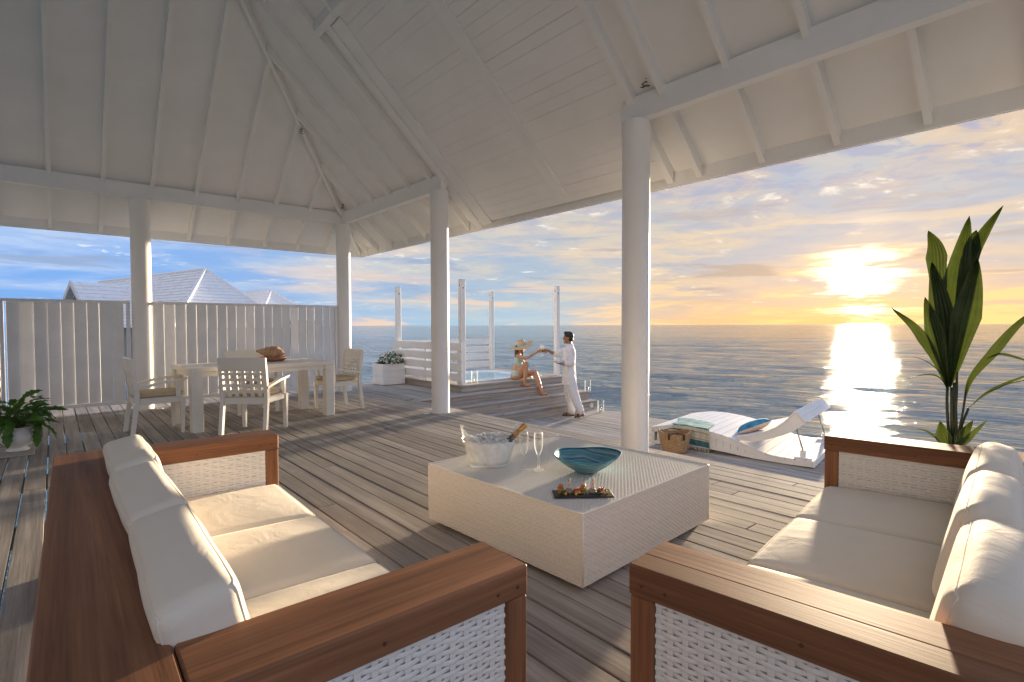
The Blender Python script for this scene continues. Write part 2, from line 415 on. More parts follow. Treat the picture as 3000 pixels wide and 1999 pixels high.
# white timber shingles
m, q, b = new_mat('shingle'); c = obc(q)
v1 = q.noise(c, 3.2, 5, .65).outputs[0]; v2 = q.noise(q.vm('MULTIPLY', c, (5, 5, 14)), 1.0, 3).outputs[0]
setp(q, b, col=q.mix(q.ss(v1, .66, .74), q.ramp(v2, [(.3, (.84, .85, .86, 1)), (.7, (.94, .94, .95, 1))]).outputs[0], (.22, .22, .22, 1)), rough=.75)
# spa water
m, q, b = new_mat('spa_water'); c = obc(q)
setp(q, b, col=(.22, .66, .82), rough=.03, ior=1.33, trans=.25, normal=bump(q, q.noise(c, 6, 2).outputs[0], .15, .02))
# open sea
m, q, b = new_mat('sea_water'); c = obc(q)
ca, sa_ = math.cos(SUN_AZ), math.sin(SUN_AZ)
sp = q('ShaderNodeSeparateXYZ', {0: c})
al = q.m('ADD', q.m('MULTIPLY', sp.outputs[0], sa_), q.m('MULTIPLY', sp.outputs[1], ca))      # towards the sun
ac = q.m('SUBTRACT', q.m('MULTIPLY', sp.outputs[0], ca), q.m('MULTIPLY', sp.outputs[1], sa_))  # along the crests
cw = q('ShaderNodeCombineXYZ', {0: al, 1: q.m('MULTIPLY', ac, .18), 2: 0.0})
s1 = q.noise(cw, 3.4, 5, .62, .5).outputs[0]
s2 = q.noise(cw, .62, 5, .62, .6).outputs[0]
s3 = q.noise(cw, .085, 6, .62, .5).outputs[0]
nb = bump(q, s3, .5, 2.4); wind = q.noise(c, .035, 3, .6).outputs[0]; nb = bump(q, s2, q.m('ADD', .35, q.m('MULTIPLY', wind, .9)), .60, nb); nb = bump(q, s1, q.m('ADD', .3, q.m('MULTIPLY', wind, 1.0)), .15, nb)
setp(q, b, col=q.ramp(q.noise(c, .012, 4).outputs[0], [(.3, (.085, .165, .20, 1)), (.7, (.11, .20, .235, 1))]), rough=.06, ior=1.33, spec=.5, normal=nb)
# ================================================================== SETTING
# ------------------------------------------------------------------ sea
SEA_Z = -2.3
def build_sea():
    NA = 460; rr = [3.0]
    while rr[-1] < 26000:
        r_ = rr[-1]; rr.append(r_ + max(.11, r_*.0165 if r_ < 160 else r_*.06))
    v = []; f = []
    for r_ in rr:
        st = max(.12, r_*2*math.pi/NA)
        for j in range(NA):
            a = 2*math.pi*j/NA; x, y = r_*math.sin(a), r_*math.cos(a); z = 0.0
            for wl, am in ((13.0, .16), (5.5, .105), (2.4, .085), (1.1, .042)):
                k_ = max(0.0, min(1.0, 1.5 - 1.6*st/wl))
                if k_ > 0:
                    q_ = noise.noise(Vector(((x*math.sin(SUN_AZ)+y*math.cos(SUN_AZ))/wl*1.25 + wl*3.3, (x*math.cos(SUN_AZ)-y*math.sin(SUN_AZ))/wl*.38, wl)))
                    z += k_*am*(1.0-2.0*abs(q_))*1.0 - k_*am*.5
            v.append((x, y, SEA_Z + z))
    for i in range(len(rr)-1):
        for j in range(NA):
            a, b = i*NA+j, i*NA+(j+1) % NA; f.append((a, a+NA, b+NA, b))
    f.append(tuple(reversed(range(NA))))
    mb = MB(); mb.add(v, f)
    return mb.build('sea', MT['sea_water'], smooth=True, kind='structure')
build_sea()

# ------------------------------------------------------------------ decks: single planks, gaps open to the sea below
PW, GAP, TH = .146, .0105, .03
def plank(par, x0, x1, y0, y1, z, mat='deck_y', name='plank', ztilt=True):
    mb = MB(); j = rnd.uniform(-.0015, .0015) if ztilt else 0
    return mb.box(x0, x1, y0, y1, z-TH+j, z+j, .003).build(name, MT[mat], par)
def run_rows(par, xa, xb, ya, yb, z, lens=(2.4, 4.2), x_phase=None):
    x = xa
    while x < xb - .02:
        x2 = min(x+PW, xb)
        y = ya - rnd.uniform(0, 2.0)
        while y < yb:
            y2 = y + rnd.uniform(*lens)
            if yb - y2 < .8: y2 = yb
            if y2 > ya + .15: plank(par, x+GAP/2, x2-GAP/2, max(y, ya)+.0015, min(y2, yb)-.0015, z)
            y = y2
        x += PW
deck = thing('deck', None, None, (0, 0, 0), kind='structure')
XE = 4.72                      # outer edge of the covered deck
x_first = .079 - PW*20
run_rows(deck, x_first, XE-.15, -1.8, 11.15, 0.0, (3.6, 5.6))
plank(deck, XE-.15+GAP/2, XE, -1.8, 3.05, 0.0); plank(deck, XE-.15+GAP/2, XE, 3.055, 8.02, 0.0)
Y1 = 7.98                      # edge of the first tread (level with the deck)
run_rows(deck, XE-.15+GAP/2, 5.90, Y1+.14, 11.15, 0.0, (4, 5))
run_rows(deck, 5.90, 9.02, 10.9, 11.15, 0.0, (4, 5))
for k_ in range(9): MB().box(-2.84, XE-.02, -1.5+k_*1.55, -1.42+k_*1.55, -.16, -.034).build('joist', MT['deck_x'], deck)
for k_ in range(3): MB().box(XE, 9.0, 8.3+k_*1.25, 8.38+k_*1.25, -.16, -.034).build('joist', MT['deck_x'], deck)
MB().box(XE-.04, XE-.006, -1.8, Y1, -.58, -.032).build('edge_board', MT['deck_y'], deck)
MB().box(-2.86, 9.0, 11.11, 11.145, -.25, -.034).build('edge_board', MT['deck_x'], deck)
for px_ in (-2.2, .9, 3.9, 6.2, 8.7):
    for py_ in (-1.0, 4.6, 10.4):
        if px_ > 5 and py_ < 8: continue
        MB().lathe([(.14, -4.0), (.14, -.17)], 14, (px_, py_, 0)).build('pile', MT['concrete_light'], deck, smooth=True)
ZL = -.55
lower = thing('lower_deck', None, None, (0, 0, ZL), kind='structure')
def lplank(*a, **k_): 
    o = plank(lower, *a, **k_); o.matrix_parent_inverse = wm(lower).inverted(); return o
x = XE + .03
while x < 8.93:
    x2 = min(x+PW, 8.95); y = -1.8
    cut = rnd.choice((1.9, 2.7, 3.4, 4.4, 5.1))
    lplank(x+GAP/2, x2-GAP/2, -1.8, cut-.0015, ZL); lplank(x+GAP/2, x2-GAP/2, cut+.0015, 7.50, ZL)
    x += PW
for k_ in range(6):
    o = MB().box(XE, 8.93, -1.3+k_*1.6, -1.22+k_*1.6, ZL-.16, ZL-.034).build('joist', MT['deck_x'], lower, world=True)
MB().box(8.915, 8.95, -1.8, 7.5, ZL-.2, ZL-.034).build('edge_board', MT['deck_y'], lower, world=True)

# ------------------------------------------------------------------ steps and raised spa platform
steps = thing('steps', None, None, (6.8, 7.8, 0), kind='structure')
def spart(nm, x0, x1, y0, y1, z0, z1, mat, c=.004):
    return MB().box(x0, x1, y0, y1, z0, z1, c).build(nm, MT[mat], steps, world=True)
# (edge y, z of tread, left x, right x)
trd = [(7.98, 0.0, XE+.004, 8.98), (7.72, -.17, XE+.004, 9.02), (7.50, -.36, XE+.004, 9.06)]
for (ye, z, xa, xb), zb in zip(trd, (-.17, -.36, ZL)):
    xm = xa + rnd.uniform(.35, .65)*(xb-xa)
    for k_, (a, b_) in enumerate(((ye-.022, ye+.118), (ye+.124, ye+.268))):
        if z == 0.0 and k_ == 1:
            spart('tread_board', 5.90, xb, a, b_+.06, z-.03, z, 'deck_x')
            continue
        spart('tread_board', xa, xm-.002, a, b_, z-.03, z, 'deck_x'); spart('tread_board', xm+.002, xb, a, b_, z-.03, z, 'deck_x')
    h = z-.034-zb
    for k_ in range(2):
        xs_ = xa + rnd.uniform(.25, .75)*(xb-xa)
        z0, z1 = zb+.002+k_*h/2, zb+(k_+1)*h/2-.003
        spart('riser_board', xa, xs_-.002, ye, ye+.024, z0, z1, 'deck_x', .003); spart('riser_board', xs_+.002, xb, ye, ye+.024, z0, z1, 'deck_x', .003)
    for q_ in range(9):
        xq = xa+.25+q_*(xb-xa-.5)/8
        for dz_ in (.3, .7):
            o = MB().lathe([(.006, 0), (.0055, .0015)], 8).build('screw_head', MT['screw'], steps)
            o.matrix_basis = Matrix.Translation(Vector((xq, ye-.0005, zb+h*dz_)) - Vector(steps.location)) @ Matrix.Rotation(R(90), 4, 'X')
    spart('side_board', xb-.026, xb-.002, ye+.03, 8.3, zb, z-.036, 'deck_y', .002)
PZ = .14; PX0, PX1, PY0, PY1 = 5.90, 8.98, 8.24, 10.88
plat = thing('spa_platform', None, None, (7.4, 9.5, 0), kind='structure')
TX0, TX1, TY0, TY1 = 6.28, 8.40, 8.58, 10.50
def ppart(nm, x0, x1, y0, y1, z0, z1, mat, c=.004):
    return MB().box(x0, x1, y0, y1, z0, z1, c).build(nm, MT[mat], plat, world=True)
for y0, y1 in ((PY0-.02, 8.395), (8.40, TY0-.004), (TY1+.004, 10.69), (10.695, PY1)):
    xm = rnd.uniform(6.8, 7.8)
    ppart('plank', PX0-.015, xm-.002, y0, y1, PZ-.03, PZ, 'deck_x'); ppart('plank', xm+.002, PX1, y0, y1, PZ-.03, PZ, 'deck_x')
for x0, x1 in ((PX0-.015, 6.085), (6.09, TX0-.004), (TX1+.004, 8.54), (8.545, 8.69), (8.695, 8.84), (8.845, PX1)):
    ppart('plank', x0, x1, TY0, TY1, PZ-.03, PZ, 'deck_y')
ppart('fascia_board', PX0, PX1, PY0, PY0+.025, .003, PZ-.034, 'deck_x'); ppart('fascia_board', PX0+.002, PX0+.027, PY0+.03, PY1, .003, PZ-.034, 'deck_y')
ppart('fascia_board', PX1-.03, PX1-.005, PY0+.03, PY1, .003, PZ-.034, 'deck_y')
# hot tub sunk in the platform
tub = thing('hot_tub', 'white acrylic hot tub sunk into the raised timber platform', 'hot tub', (7.34, 9.54, 0))
mb = MB()
def rr_loop(hx, hy, z, r_, n_=6):
    out = []
    for sx, sy, a0 in ((1, 1, 0), (-1, 1, 90), (-1, -1, 180), (1, -1, 270)):
        for i in range(n_+1):
            a = R(a0 + 90*i/n_); out.append((7.34+sx*(hx-r_)+r_*math.cos(a), 9.54+sy*(hy-r_)+r_*math.sin(a), z))
    return out
loops = [rr_loop(1.06, .96, PZ+.004, .05), rr_loop(1.055, .955, PZ+.028, .06), rr_loop(.97, .87, PZ+.03, .2), rr_loop(.92, .82, PZ-.02, .25), rr_loop(.86, .76, -.4, .3), rr_loop(.5, .5, -.5, .3)]
nl = len(loops[0]); vv = [p for l_ in loops for p in l_]
mb.add(vv, [(i*nl+j, i*nl+(j+1) % nl, (i+1)*nl+(j+1) % nl, (i+1)*nl+j) for i in range(len(loops)-1) for j in range(nl)] + [tuple(range((len(loops)-1)*nl, len(loops)*nl))])
mb.build('shell', MT['tub_acrylic'], tub, smooth=True, world=True, fix=True, autosmooth=50)
mb = MB(); mb.add(rr_loop(.925, .825, PZ-.012, .25), [tuple(range(nl))]); mb.build('water', MT['spa_water'], tub, world=True)
for ox in (0, .11):
    mb = MB(); mb.lathe([(.03, 0), (.03, .05), (.018, .06)], 14, (7.75+ox, 8.66, PZ+.028)); mb.build('control_knob', MT['steel'], tub, smooth=True, world=True, autosmooth=40)
mb = MB(); mb.tube([(7.63, 8.64, PZ+.05), (7.63, 8.64, PZ+.085), (7.50, 8.66, PZ+.09)], .014, 8); mb.build('spout', MT['steel'], tub, smooth=True, world=True)
# corner posts
posts = {'b': (5.96, 8.31), 'd': (5.96, 10.80), 'c': (8.70, 10.80), 'a': (8.70, 8.42)}
plab = {'b': 'white square post at the platform corner nearest the covered deck', 'd': 'white square post behind the flower planter at the platform edge',
        'c': 'white square post at the far end of the back slat screen', 'a': 'free standing white square post just behind the seated and standing people'}
for k_, (x, y) in posts.items():
    pt = thing('post', plab[k_], 'post', (x, y, PZ), group='posts round the hot tub')
    MB().box(-.05, .05, -.05, .05, .001, 2.03, .006).build('shaft', MT['post_paint'], pt)
    MB().box(-.052, .052, -.052, .052, 2.03, 2.045, .005).build('cap', MT['post_paint'], pt)
    for sgn, zz in ((-1, 1.93), (1, 1.88)):
        o = MB().lathe([(.012, 0), (.011, .004)], 10).build('bolt_hole', MT['dark_gap'], pt)
        o.matrix_basis = Matrix.Translation((-.0505 if sgn < 0 else .0, .0 if sgn < 0 else -.0505, zz)) @ (Matrix.Rotation(R(-90), 4, 'Y') if sgn < 0 else Matrix.Rotation(R(90), 4, 'X'))
ztops = (.955, .757, .563, .363)
scr = thing('slat_screen', 'white four board slat screen running from the planter to the near post', 'screen', (5.9, 9.5, PZ), group='slat screens of the hot tub')
for zt in ztops: MB().box(5.872, 5.900, 8.22, 10.92, zt-.150, zt, .004).build('slat', MT['post_paint'], scr, world=True)
for yy in (8.36, 10.74, 9.55): MB().box(5.9015, 5.93, yy-.03, yy+.03, PZ+.002, .90).build('batten', MT['post_paint'], scr, world=True)
scr = thing('slat_screen', 'white four board slat screen along the seaward back of the hot tub', 'screen', (7.3, 10.9, PZ), group='slat screens of the hot tub')
for zt in ztops: MB().box(6.03, 8.76, 10.853, 10.875, zt-.150, zt, .004).build('slat', MT['post_paint'], scr, world=True)
# recessed lights
def spot(x, y, lab):
    o = MB().lathe([(.05, 0), (.05, .006), (.036, .008), (.034, .004), (0, .004)], 24).build('deck_light', MT['hub_white'], smooth=True, autosmooth=30)
    o.location = (x, y, .0015); tag(o, lab, 'light', 'recessed lights')
spot(4.12, 6.64, 'small round flush light in the planks left of the second column'); spot(1.24, 9.86, 'small round flush light in the planks under the dining chair by the fence')
o = MB().lathe([(.055, 0), (.055, .008), (.038, .011), (.036, .005), (0, .005)], 24).build('step_light', MT['hub_white'], smooth=True, autosmooth=30)
o.matrix_basis = Matrix.Translation((8.84, 7.499, -.455)) @ Matrix.Rotation(R(90), 4, 'X'); tag(o, 'round white light set in the lowest step riser behind the man', 'light', 'recessed lights')

# ------------------------------------------------------------------ pavilion
CX, CY = 4.35, 10.05
SL = .92; Z0 = 3.40; OV = .67
pav = thing('pavilion', 'open white timber pavilion with round columns and a hipped raftered ceiling', 'pavilion', (0, 4, 0))
WP, CP = MT['white_paint'], MT['ceiling_paint']
def cpart(mb, nm, m_, **k_): return mb.build(nm, m_, pav, world=True, **k_)
for x, y in ((1.06, CY), (CX, CY), (CX, 6.62), (CX, 3.13), (-2.25, CY), (CX, -.35)):
    r_ = .134
    mb = MB(); mb.lathe([(r_+.002, .0), (r_, .012), (r_, 3.13), (r_+.003, 3.135), (r_+.003, 3.28)], 48, (x, y, 0)); cpart(mb, 'column', MT['column_paint'], smooth=True, autosmooth=35)
cpart(MB().box(-4.4, 4.40, CY-.05, CY+.05, 3.282, 3.51, .004), 'beam', WP)
cpart(MB().box(CX-.05, CX+.05, 6.50, CY-.052, 3.283, 3.512, .004), 'beam', WP)
cpart(MB().box(CX-.05, CX+.05, -1.0, 3.27, 3.283, 3.512, .004), 'beam', WP)
RD = .105
def zr2(x): return Z0 + SL*(CX-x)      # underside of rafters, seaward slope
def zr1(y): return Z0 + SL*(CY-y)
def raf2(y, xa, xb, w=.05, d=RD, lift=0.0, nm='rafter'):
    h = lift
    poly = [(xa, zr2(xa)+h), (xb, zr2(xb)+h), (xb, zr2(xb)+h+d*1.36), (xa, zr2(xa)+h+d*1.36)]
    cpart(MB().prism(poly, y-w/2, y+w/2, 'y'), nm, WP, fix=True)
def raf1(x, ya, yb, w=.05, nm='rafter'):
    poly = [(ya, zr1(ya)), (yb, zr1(yb)), (yb, zr1(yb)+RD*1.36), (ya, zr1(ya)+RD*1.36)]
    cpart(MB().prism(poly, x-w/2, x+w/2, 'x'), nm, WP, fix=True)
EX, EY = CX+OV, CY+OV
for y in (9.90, 9.30, 8.68, 8.06, 7.42, 6.78): raf2(y, EX-.02, max(y-5.7+.03, .05))
for y in (10.35,): raf2(y, EX-.02, y-5.7+.03)
raf2(6.475, EX-.02, 2.60, .12); raf2(6.22, 2.58, .05)
raf2(3.155, EX-.02, 2.60, .075)
for y in (2.82, 2.19, 1.57, .96, .35, -.26, -.87): raf2(y, EX-.02, .05)
for y in (5.6, 4.98, 4.36, 3.74): raf2(y, 2.58, .05)
for x in (-3.08, -2.46, -1.85, -1.23, -.62, 0.0, .61, 1.22, 1.83, 2.45, 3.075, 3.69): raf1(x, EY-.02, max(abs(x)+5.7+.03, 5.73))
for x in (4.27, 4.62): raf1(x, EY-.02, x+5.7+.03)
# hip rafter
def hip(sx):
    mb = MB(); a = (sx*(EX-.01), EY-.01); b_ = (0.0, 5.70)
    za, zb_ = zr2(EX-.01)-.012, zr2(0.0)-.012
    nx, ny = .018, .018*sx
    v = []
    for (x, y), z in ((a, za), (b_, zb_)):
        for s_ in (-1, 1):
            for h in (0, .15): v.append((x+s_*nx, y-s_*ny, z+h))
    mb.add(v, [(0, 1, 3, 2), (4, 6, 7, 5), (0, 4, 5, 1), (2, 3, 7, 6), (0, 2, 6, 4), (1, 5, 7, 3)]); cpart(mb, 'hip_rafter', WP, fix=True)
hip(1); hip(-1)
# ceiling panels (solid, so that no light leaks through the roof)
def slab(poly, t=.09, nm='ceiling_panel', m_=None):
    mb = MB(); n_ = len(poly); v = list(poly) + [(x, y, z+t) for x, y, z in poly]
    mb.add(v, [tuple(range(n_)), tuple(reversed(range(n_, 2*n_)))] + [(i, (i+1) % n_, (i+1) % n_+n_, i+n_) for i in range(n_)]); return cpart(mb, nm, m_ or CP, fix=True)
PD = RD*1.36 - .004
def p2(x, y, d=PD): return (x, y, zr2(x)+d)
def p1(x, y, d=PD): return (x, y, zr1(y)+d)
XO = EX + .08
slab([p2(XO, 6.53), p2(XO, EY+.08), p2(.83, 6.53)])
slab([p2(2.60, 6.53), p2(.83, 6.53), p2(0, 5.70), p2(0, 3.12), p2(2.60, 3.12)])
slab([p2(XO, 3.12), p2(2.60, 3.12), p2(0, 3.12), p2(0, -1.0), p2(XO, -1.0)])
slab([p1(-EX-.08, EY+.08), p1(0, 5.70), p1(EX+.08, EY+.08)])
def pm2(x, y, d=PD): return (-x, y, zr2(x)+d)
slab([pm2(XO, EY+.08), pm2(0, 5.7), pm2(0, -1.0), pm2(XO, -1.0)])
cpart(MB().box(-.04, .04, -1.0, 5.75, zr2(0)-.12, zr2(0)+.1), 'ridge_board', WP)
# boarded bay between the two seaward columns
slab([p2(XO, 6.53, .17), p2(2.6, 6.53, .17), p2(2.6, 3.12, .17), p2(XO, 3.12, .17)], .06, 'roof_sheathing', MT['dark_gap'])
x = 2.66; PWX = .0936
while x < EX-.06:
    x2 = min(x+PWX, EX-.03)
    for ya, yb in ((4.655, 6.41), (3.195, 4.652)):
        g = rnd.choice((.0004, .0005, .0008, .0013, .0021)); d0 = .052 + rnd.uniform(-.0012, .0012)
        poly = [(x+g, zr2(x+g)+d0), (x2-g, zr2(x2-g)+d0), (x2-g, zr2(x2-g)+d0+.028), (x+g, zr2(x+g)+d0+.028)]
        cpart(MB().prism(poly, ya+.002, yb-.002, 'y'), 'ceiling_plank', CP, fix=True)
    x += PWX
raf2(6.295, EX-.02, 2.66, .225, .02, .022, 'cover_strip'); raf2(4.655, EX-.09, 2.66, .17, .02, .022, 'cover_strip')
mb = MB(); mb.prism([(2.575, zr2(2.575)-.01), (2.635, zr2(2.635)-.01), (2.635, zr2(2.635)+.13), (2.575, zr2(2.575)+.13)], 3.1, 6.75, 'y'); cpart(mb, 'trimmer', WP, fix=True)
# fascia
fz0, fz1 = 2.775, 3.00
cpart(MB().prism([(EX, fz0), (EX+.028, fz0-.006), (EX+.028, fz1), (EX, fz1)], -1.0, EY+.028, 'y'), 'fascia', WP, fix=True)
cpart(MB().prism([(EY, fz0), (EY+.028, fz0-.006), (EY+.028, fz1), (EY, fz1)], -EX, EX-.002, 'x'), 'fascia', WP, fix=True)
# wire clamps left on the timber
for i, ((x, y, z), lab) in enumerate((((3.12, 8.80, 4.455), 'small tangle of wire and clip under the hip rafter'), ((4.24, 9.80, 3.56), 'short twist of dark wire on the beam at the corner column'), ((4.28, 2.98, 3.56), 'small loop of dark wire on the beam above the nearest column'))):
    mb = MB(); pts = [(x+.035*math.cos(a*1.3+i)*(1-.03*a), y+.03*math.sin(a*1.7), z+.008*a-.02) for a in range(12)]
    mb.tube(pts, .005, 5); tag(mb.build('wire_clip', MT['screw'], smooth=True), lab, 'wire', 'loose wires in the roof')

# ------------------------------------------------------------------ privacy screens (upright louvre boards)
def fence(x0, x1, edges, label):
    t = thing('privacy_fence', label, 'fence', ((x0+x1)/2, CY, 0), group='white louvred fences')
    fp = MT['fence_paint']; zb, zt = .10, 1.69
    MB().box(x0, x1, CY-.028, CY+.028, zt-.04, zt, .004).build('rail', fp, t, world=True); MB().box(x0, x1, CY-.028, CY+.028, zb, zb+.05, .004).build('rail', fp, t, world=True)
    MB().box(x0, x0+.05, CY-.026, CY+.026, zb+.051, zt-.041, .003).build('stile', fp, t, world=True); MB().box(x1-.05, x1, CY-.026, CY+.026, zb+.051, zt-.041, .003).build('stile', fp, t, world=True)
    for a, b_ in zip(edges[:-1], edges[1:]):
        w = (b_-a)*.5 + .002; an_ = R(15 + rnd.uniform(-2.5, 2.5))
        T = Matrix.Translation(((a+b_)/2, CY, 0)) @ Matrix.Rotation(an_, 4, 'Z')
        MB().box(-w, w, -.008, .008, zb+.052, zt-.042, .003, T=T).build('slat', fp, t, world=True)
    for xs_ in (x0+.05, x1-.05): MB().box(xs_-.02, xs_+.02, CY-.02, CY+.02, 0.0, zb-.001).build('foot', fp, t, world=True)
fence(-.56, .905, [-.485, -.349, -.202, -.055, .09, .236, .385, .528, .681, .822], 'white upright louvre fence left of the column, behind the potted plant')
fence(1.165, 4.21, [1.215, 1.347, 1.501, 1.656, 1.804, 1.959, 2.111, 2.261, 2.407, 2.559, 2.705, 2.861, 3.003, 3.165, 3.312, 3.464, 3.615, 3.765, 3.926, 4.064, 4.155], 'white upright louvre fence between the two columns behind the dining table')
# shingled wall at the left edge of the picture
t = thing('shingle_wall', 'grey shingle clad wall end at the left edge beyond the potted plant', 'wall', (-1.6, 8.6, 0))
MB().box(-2.8, -.512, 8.53, 8.67, 0, 2.9).build('core', MT['gable_grey'], t, world=True)
for k_ in range(22):
    z = .02+k_*.13
    T = Matrix.Translation((0, 0, z)); x1 = -.466
    mb = MB(); mb.prism([(-2.8, 0), (x1, 0), (x1-.022, .145), (-2.8, .145)], 8.50, 8.525, 'y', T=T); mb.prism([(8.50, 0), (8.70, 0), (8.70, .145), (8.50, .145)], x1-.035, x1-.012, 'x', T=T)
    mb.build('shingle_course', MT['shingle'], t, world=True, fix=True)

# ------------------------------------------------------------------ neighbouring villas
def roofquad(parent, a, b_, c, d, step, nm='shingle_courses'):
    # a-b upper edge, d-c lower edge: overlapping courses of shingles with single shingles varied in lift
    a, b_, c, d = map(Vector, (a, b_, c, d)); nrm = (b_-a).cross(d-a)
    if nrm.length < 1e-6: nrm = (c-a).cross(d-a)
    nrm.normalize()
    if nrm.z < 0: nrm = -nrm
    L = max((d-a).length, (c-b_).length); N = max(3, int(L/step)); mb = MB()
    for i in range(N):
        t0, t1 = i/N, (i+1)/N
        p, q_ = a.lerp(d, t0), b_.lerp(c, t0); r_, s_ = a.lerp(d, t1), b_.lerp(c, t1)
        W = max((s_-r_).length, .05); M_ = max(1, int(W/.32))
        for j in range(M_):
            u0, u1 = j/M_, (j+1)/M_; lf = .035+rnd.uniform(-.008, .014)
            P0, P1, P2, P3 = p.lerp(q_, u0), p.lerp(q_, u1), r_.lerp(s_, u1)+nrm*lf, r_.lerp(s_, u0)+nrm*lf
            P4, P5 = P2-nrm*lf*1.0, P3-nrm*lf*1.0
            mb.add([P0, P1, P2, P3, P4, P5], [(0, 3, 2, 1), (3, 5, 4, 2)])
    return mb.build(nm, MT['shingle'], parent, world=True, kind='stuff')
def villa_roof(name, lab, A, rdir, L, drop, s_, zb):
    r_ = Vector((rdir[0], rdir[1], 0)).normalized(); l_ = Vector((-r_.y, r_.x, 0)); A = Vector(A); B = A + r_*L
    run = drop/s_; dn = Vector((0, 0, -drop))
    cl, cr_ = A - r_*run + l_*run + dn, A - r_*run - l_*run + dn
    bl, br_ = B + r_*run + l_*run + dn, B + r_*run - l_*run + dn
    t = thing(name, lab, 'house', (A.x, A.y, zb))
    roofquad(t, B, A, cl, bl, .24); roofquad(t, A, A+r_*.001, cr_, cl, .24); roofquad(t, A, B, br_, cr_, .24); roofquad(t, B, B-r_*.001, bl, br_, .24)
    for p, q_ in ((A, B), (A, cl), (A, cr_), (B, br_)):
        MB().tube([p+Vector((0, 0, .03)), q_+Vector((0, 0, .03))], .07, 6).build('ridge_cap', MT['shingle'], t, world=True)
    e = .35
    mb = MB(); poly = [cl+(r_-l_)*e, cr_+(r_+l_)*e, br_+(-r_+l_)*e, bl+(-r_-l_)*e]; v = [(p.x, p.y, zb) for p in poly]+[(p.x, p.y, A.z-drop-.03) for p in poly]
    mb.add(v, [(0, 1, 5, 4), (1, 2, 6, 5), (2, 3, 7, 6), (3, 0, 4, 7), (0, 3, 2, 1), (4, 5, 6, 7)]); mb.build('wall', MT['gable_grey'], t, world=True, fix=True)
    for p in poly: MB().tube([(p.x, p.y, zb), (p.x, p.y, SEA_Z-1)], .15, 8).build('pile', MT['concrete_light'], t, world=True)
    return t
v1_ = villa_roof('villa', 'neighbouring villa with a large white shingled hip roof seen over the fence', (5.42, 28, 3.92), (-.263, .965), 12.4, 2.7, 1.04, -.2)
# gabled wing
ga, gb = Vector((.74, 33.8, 3.5)), Vector((3.17, 34.7, 3.5)); wd_ = (gb-ga).normalized(); ws = Vector((-wd_.y, wd_.x, 0)); ge = gb + wd_*2.2
for sgn in (1, -1):
    lo0, lo1 = ga+ws*sgn*1.75+Vector((0, 0, -1.93)), ge+ws*sgn*1.75+Vector((0, 0, -1.93))
    roofquad(v1_, *((ga, ge, lo1, lo0) if sgn < 0 else (ge, ga, lo0, lo1)), .24, 'wing_shingles')
    mb = MB(); n_ = Vector((0, 0, -.2)); o_ = -wd_*.02
    mb.add([ga+o_+Vector((0, 0, .06)), lo0+o_+Vector((0, 0, .06)), lo0+o_+n_, ga+o_+n_, ga+o_-wd_*.06+Vector((0, 0, .06)), lo0+o_-wd_*.06+Vector((0, 0, .06)), lo0+o_-wd_*.06+n_, ga+o_-wd_*.06+n_], [(0, 1, 2, 3), (4, 7, 6, 5), (0, 4, 5, 1), (3, 2, 6, 7), (0, 3, 7, 4), (1, 5, 6, 2)]); mb.build('barge_board', MT['post_paint'], v1_, world=True, fix=True)
gi = ga + wd_*.35
mb = MB(); mb.add([gi, gi+ws*1.6+Vector((0, 0, -1.8)), gi+ws*1.6+Vector((0, 0, -3.7)), gi-ws*1.6+Vector((0, 0, -3.7)), gi-ws*1.6+Vector((0, 0, -1.8))], [(0, 1, 2, 3, 4)]); mb.build('gable_wall', MT['gable_grey'], v1_, world=True)
villa_roof('villa', 'smaller farther villa with a white hip roof right of the large one', (13.4, 45, 4.13), (-.263, .965), 3.6, 2.4, .85, -.2)
# ================================================================== FURNITURE
def weave(lu, lv, pu, pv, amp, th=.47, seg=3):
    """mesh of interlaced strands in the u-v plane (u right, v up), relief along +w; returns verts, faces"""
    V = []; F = []
    nr, nc = max(2, round(lv/pv)), max(2, round(lu/pu)); pv, pu = lv/nr, lu/nc
    for j in range(nr):
        jo, ja, jt = rnd.uniform(-.07, .07)*pv, rnd.uniform(.75, 1.2), rnd.uniform(.94, 1.03)*th
        for i in range(nc*seg+1):
            u = lu*i/(nc*seg); ph = math.pi*(i/seg + j)
            w = amp*ja*math.cos(ph); vc = (j+.5)*pv + jo + .05*pv*math.sin(i*.37+j*1.7)
            o = len(V); V += [(u, vc-pv*jt, w-amp*.5), (u, vc, w+amp*.25), (u, vc+pv*jt, w-amp*.5)]
            if i: F += [(o-3, o, o+1, o-2), (o-2, o+1, o+2, o-1)]
    for i in range(nc+1):
        uc = min(max(lu*i/nc, pu*.2), lu-pu*.2); wv_ = pu*.20
        o = len(V); V += [(uc-wv_, 0, -amp*.1), (uc+wv_, 0, -amp*.1), (uc+wv_, lv, -amp*.1), (uc-wv_, lv, -amp*.1)]; F += [(o, o+1, o+2, o+3)]
    return V, F
def wicker(parent, org, ud, vd, lu, lv, pu, pv, amp, nm='wicker_panel', mt='wicker', back=True):
    """wicker panel at org with in-plane unit axes ud, vd (relief along ud x vd)"""
    org, ud, vd = Vector(org), Vector(ud), Vector(vd); wd2 = ud.cross(vd)
    V, F = weave(lu, lv, pu, pv, amp)
    mb = MB(); mb.add([org+ud*a+vd*b_+wd2*c_ for a, b_, c_ in V], F)
    k_ = len(mb.f)
    if back:
        bb = -amp*1.6; mb.add([org+wd2*bb, org+ud*lu+wd2*bb, org+ud*lu+vd*lv+wd2*bb, org+vd*lv+wd2*bb], [(0, 1, 2, 3)], 1)
    return mb.build(nm, [MT[mt], MT['wicker_back']], parent, smooth=True, kind='stuff')

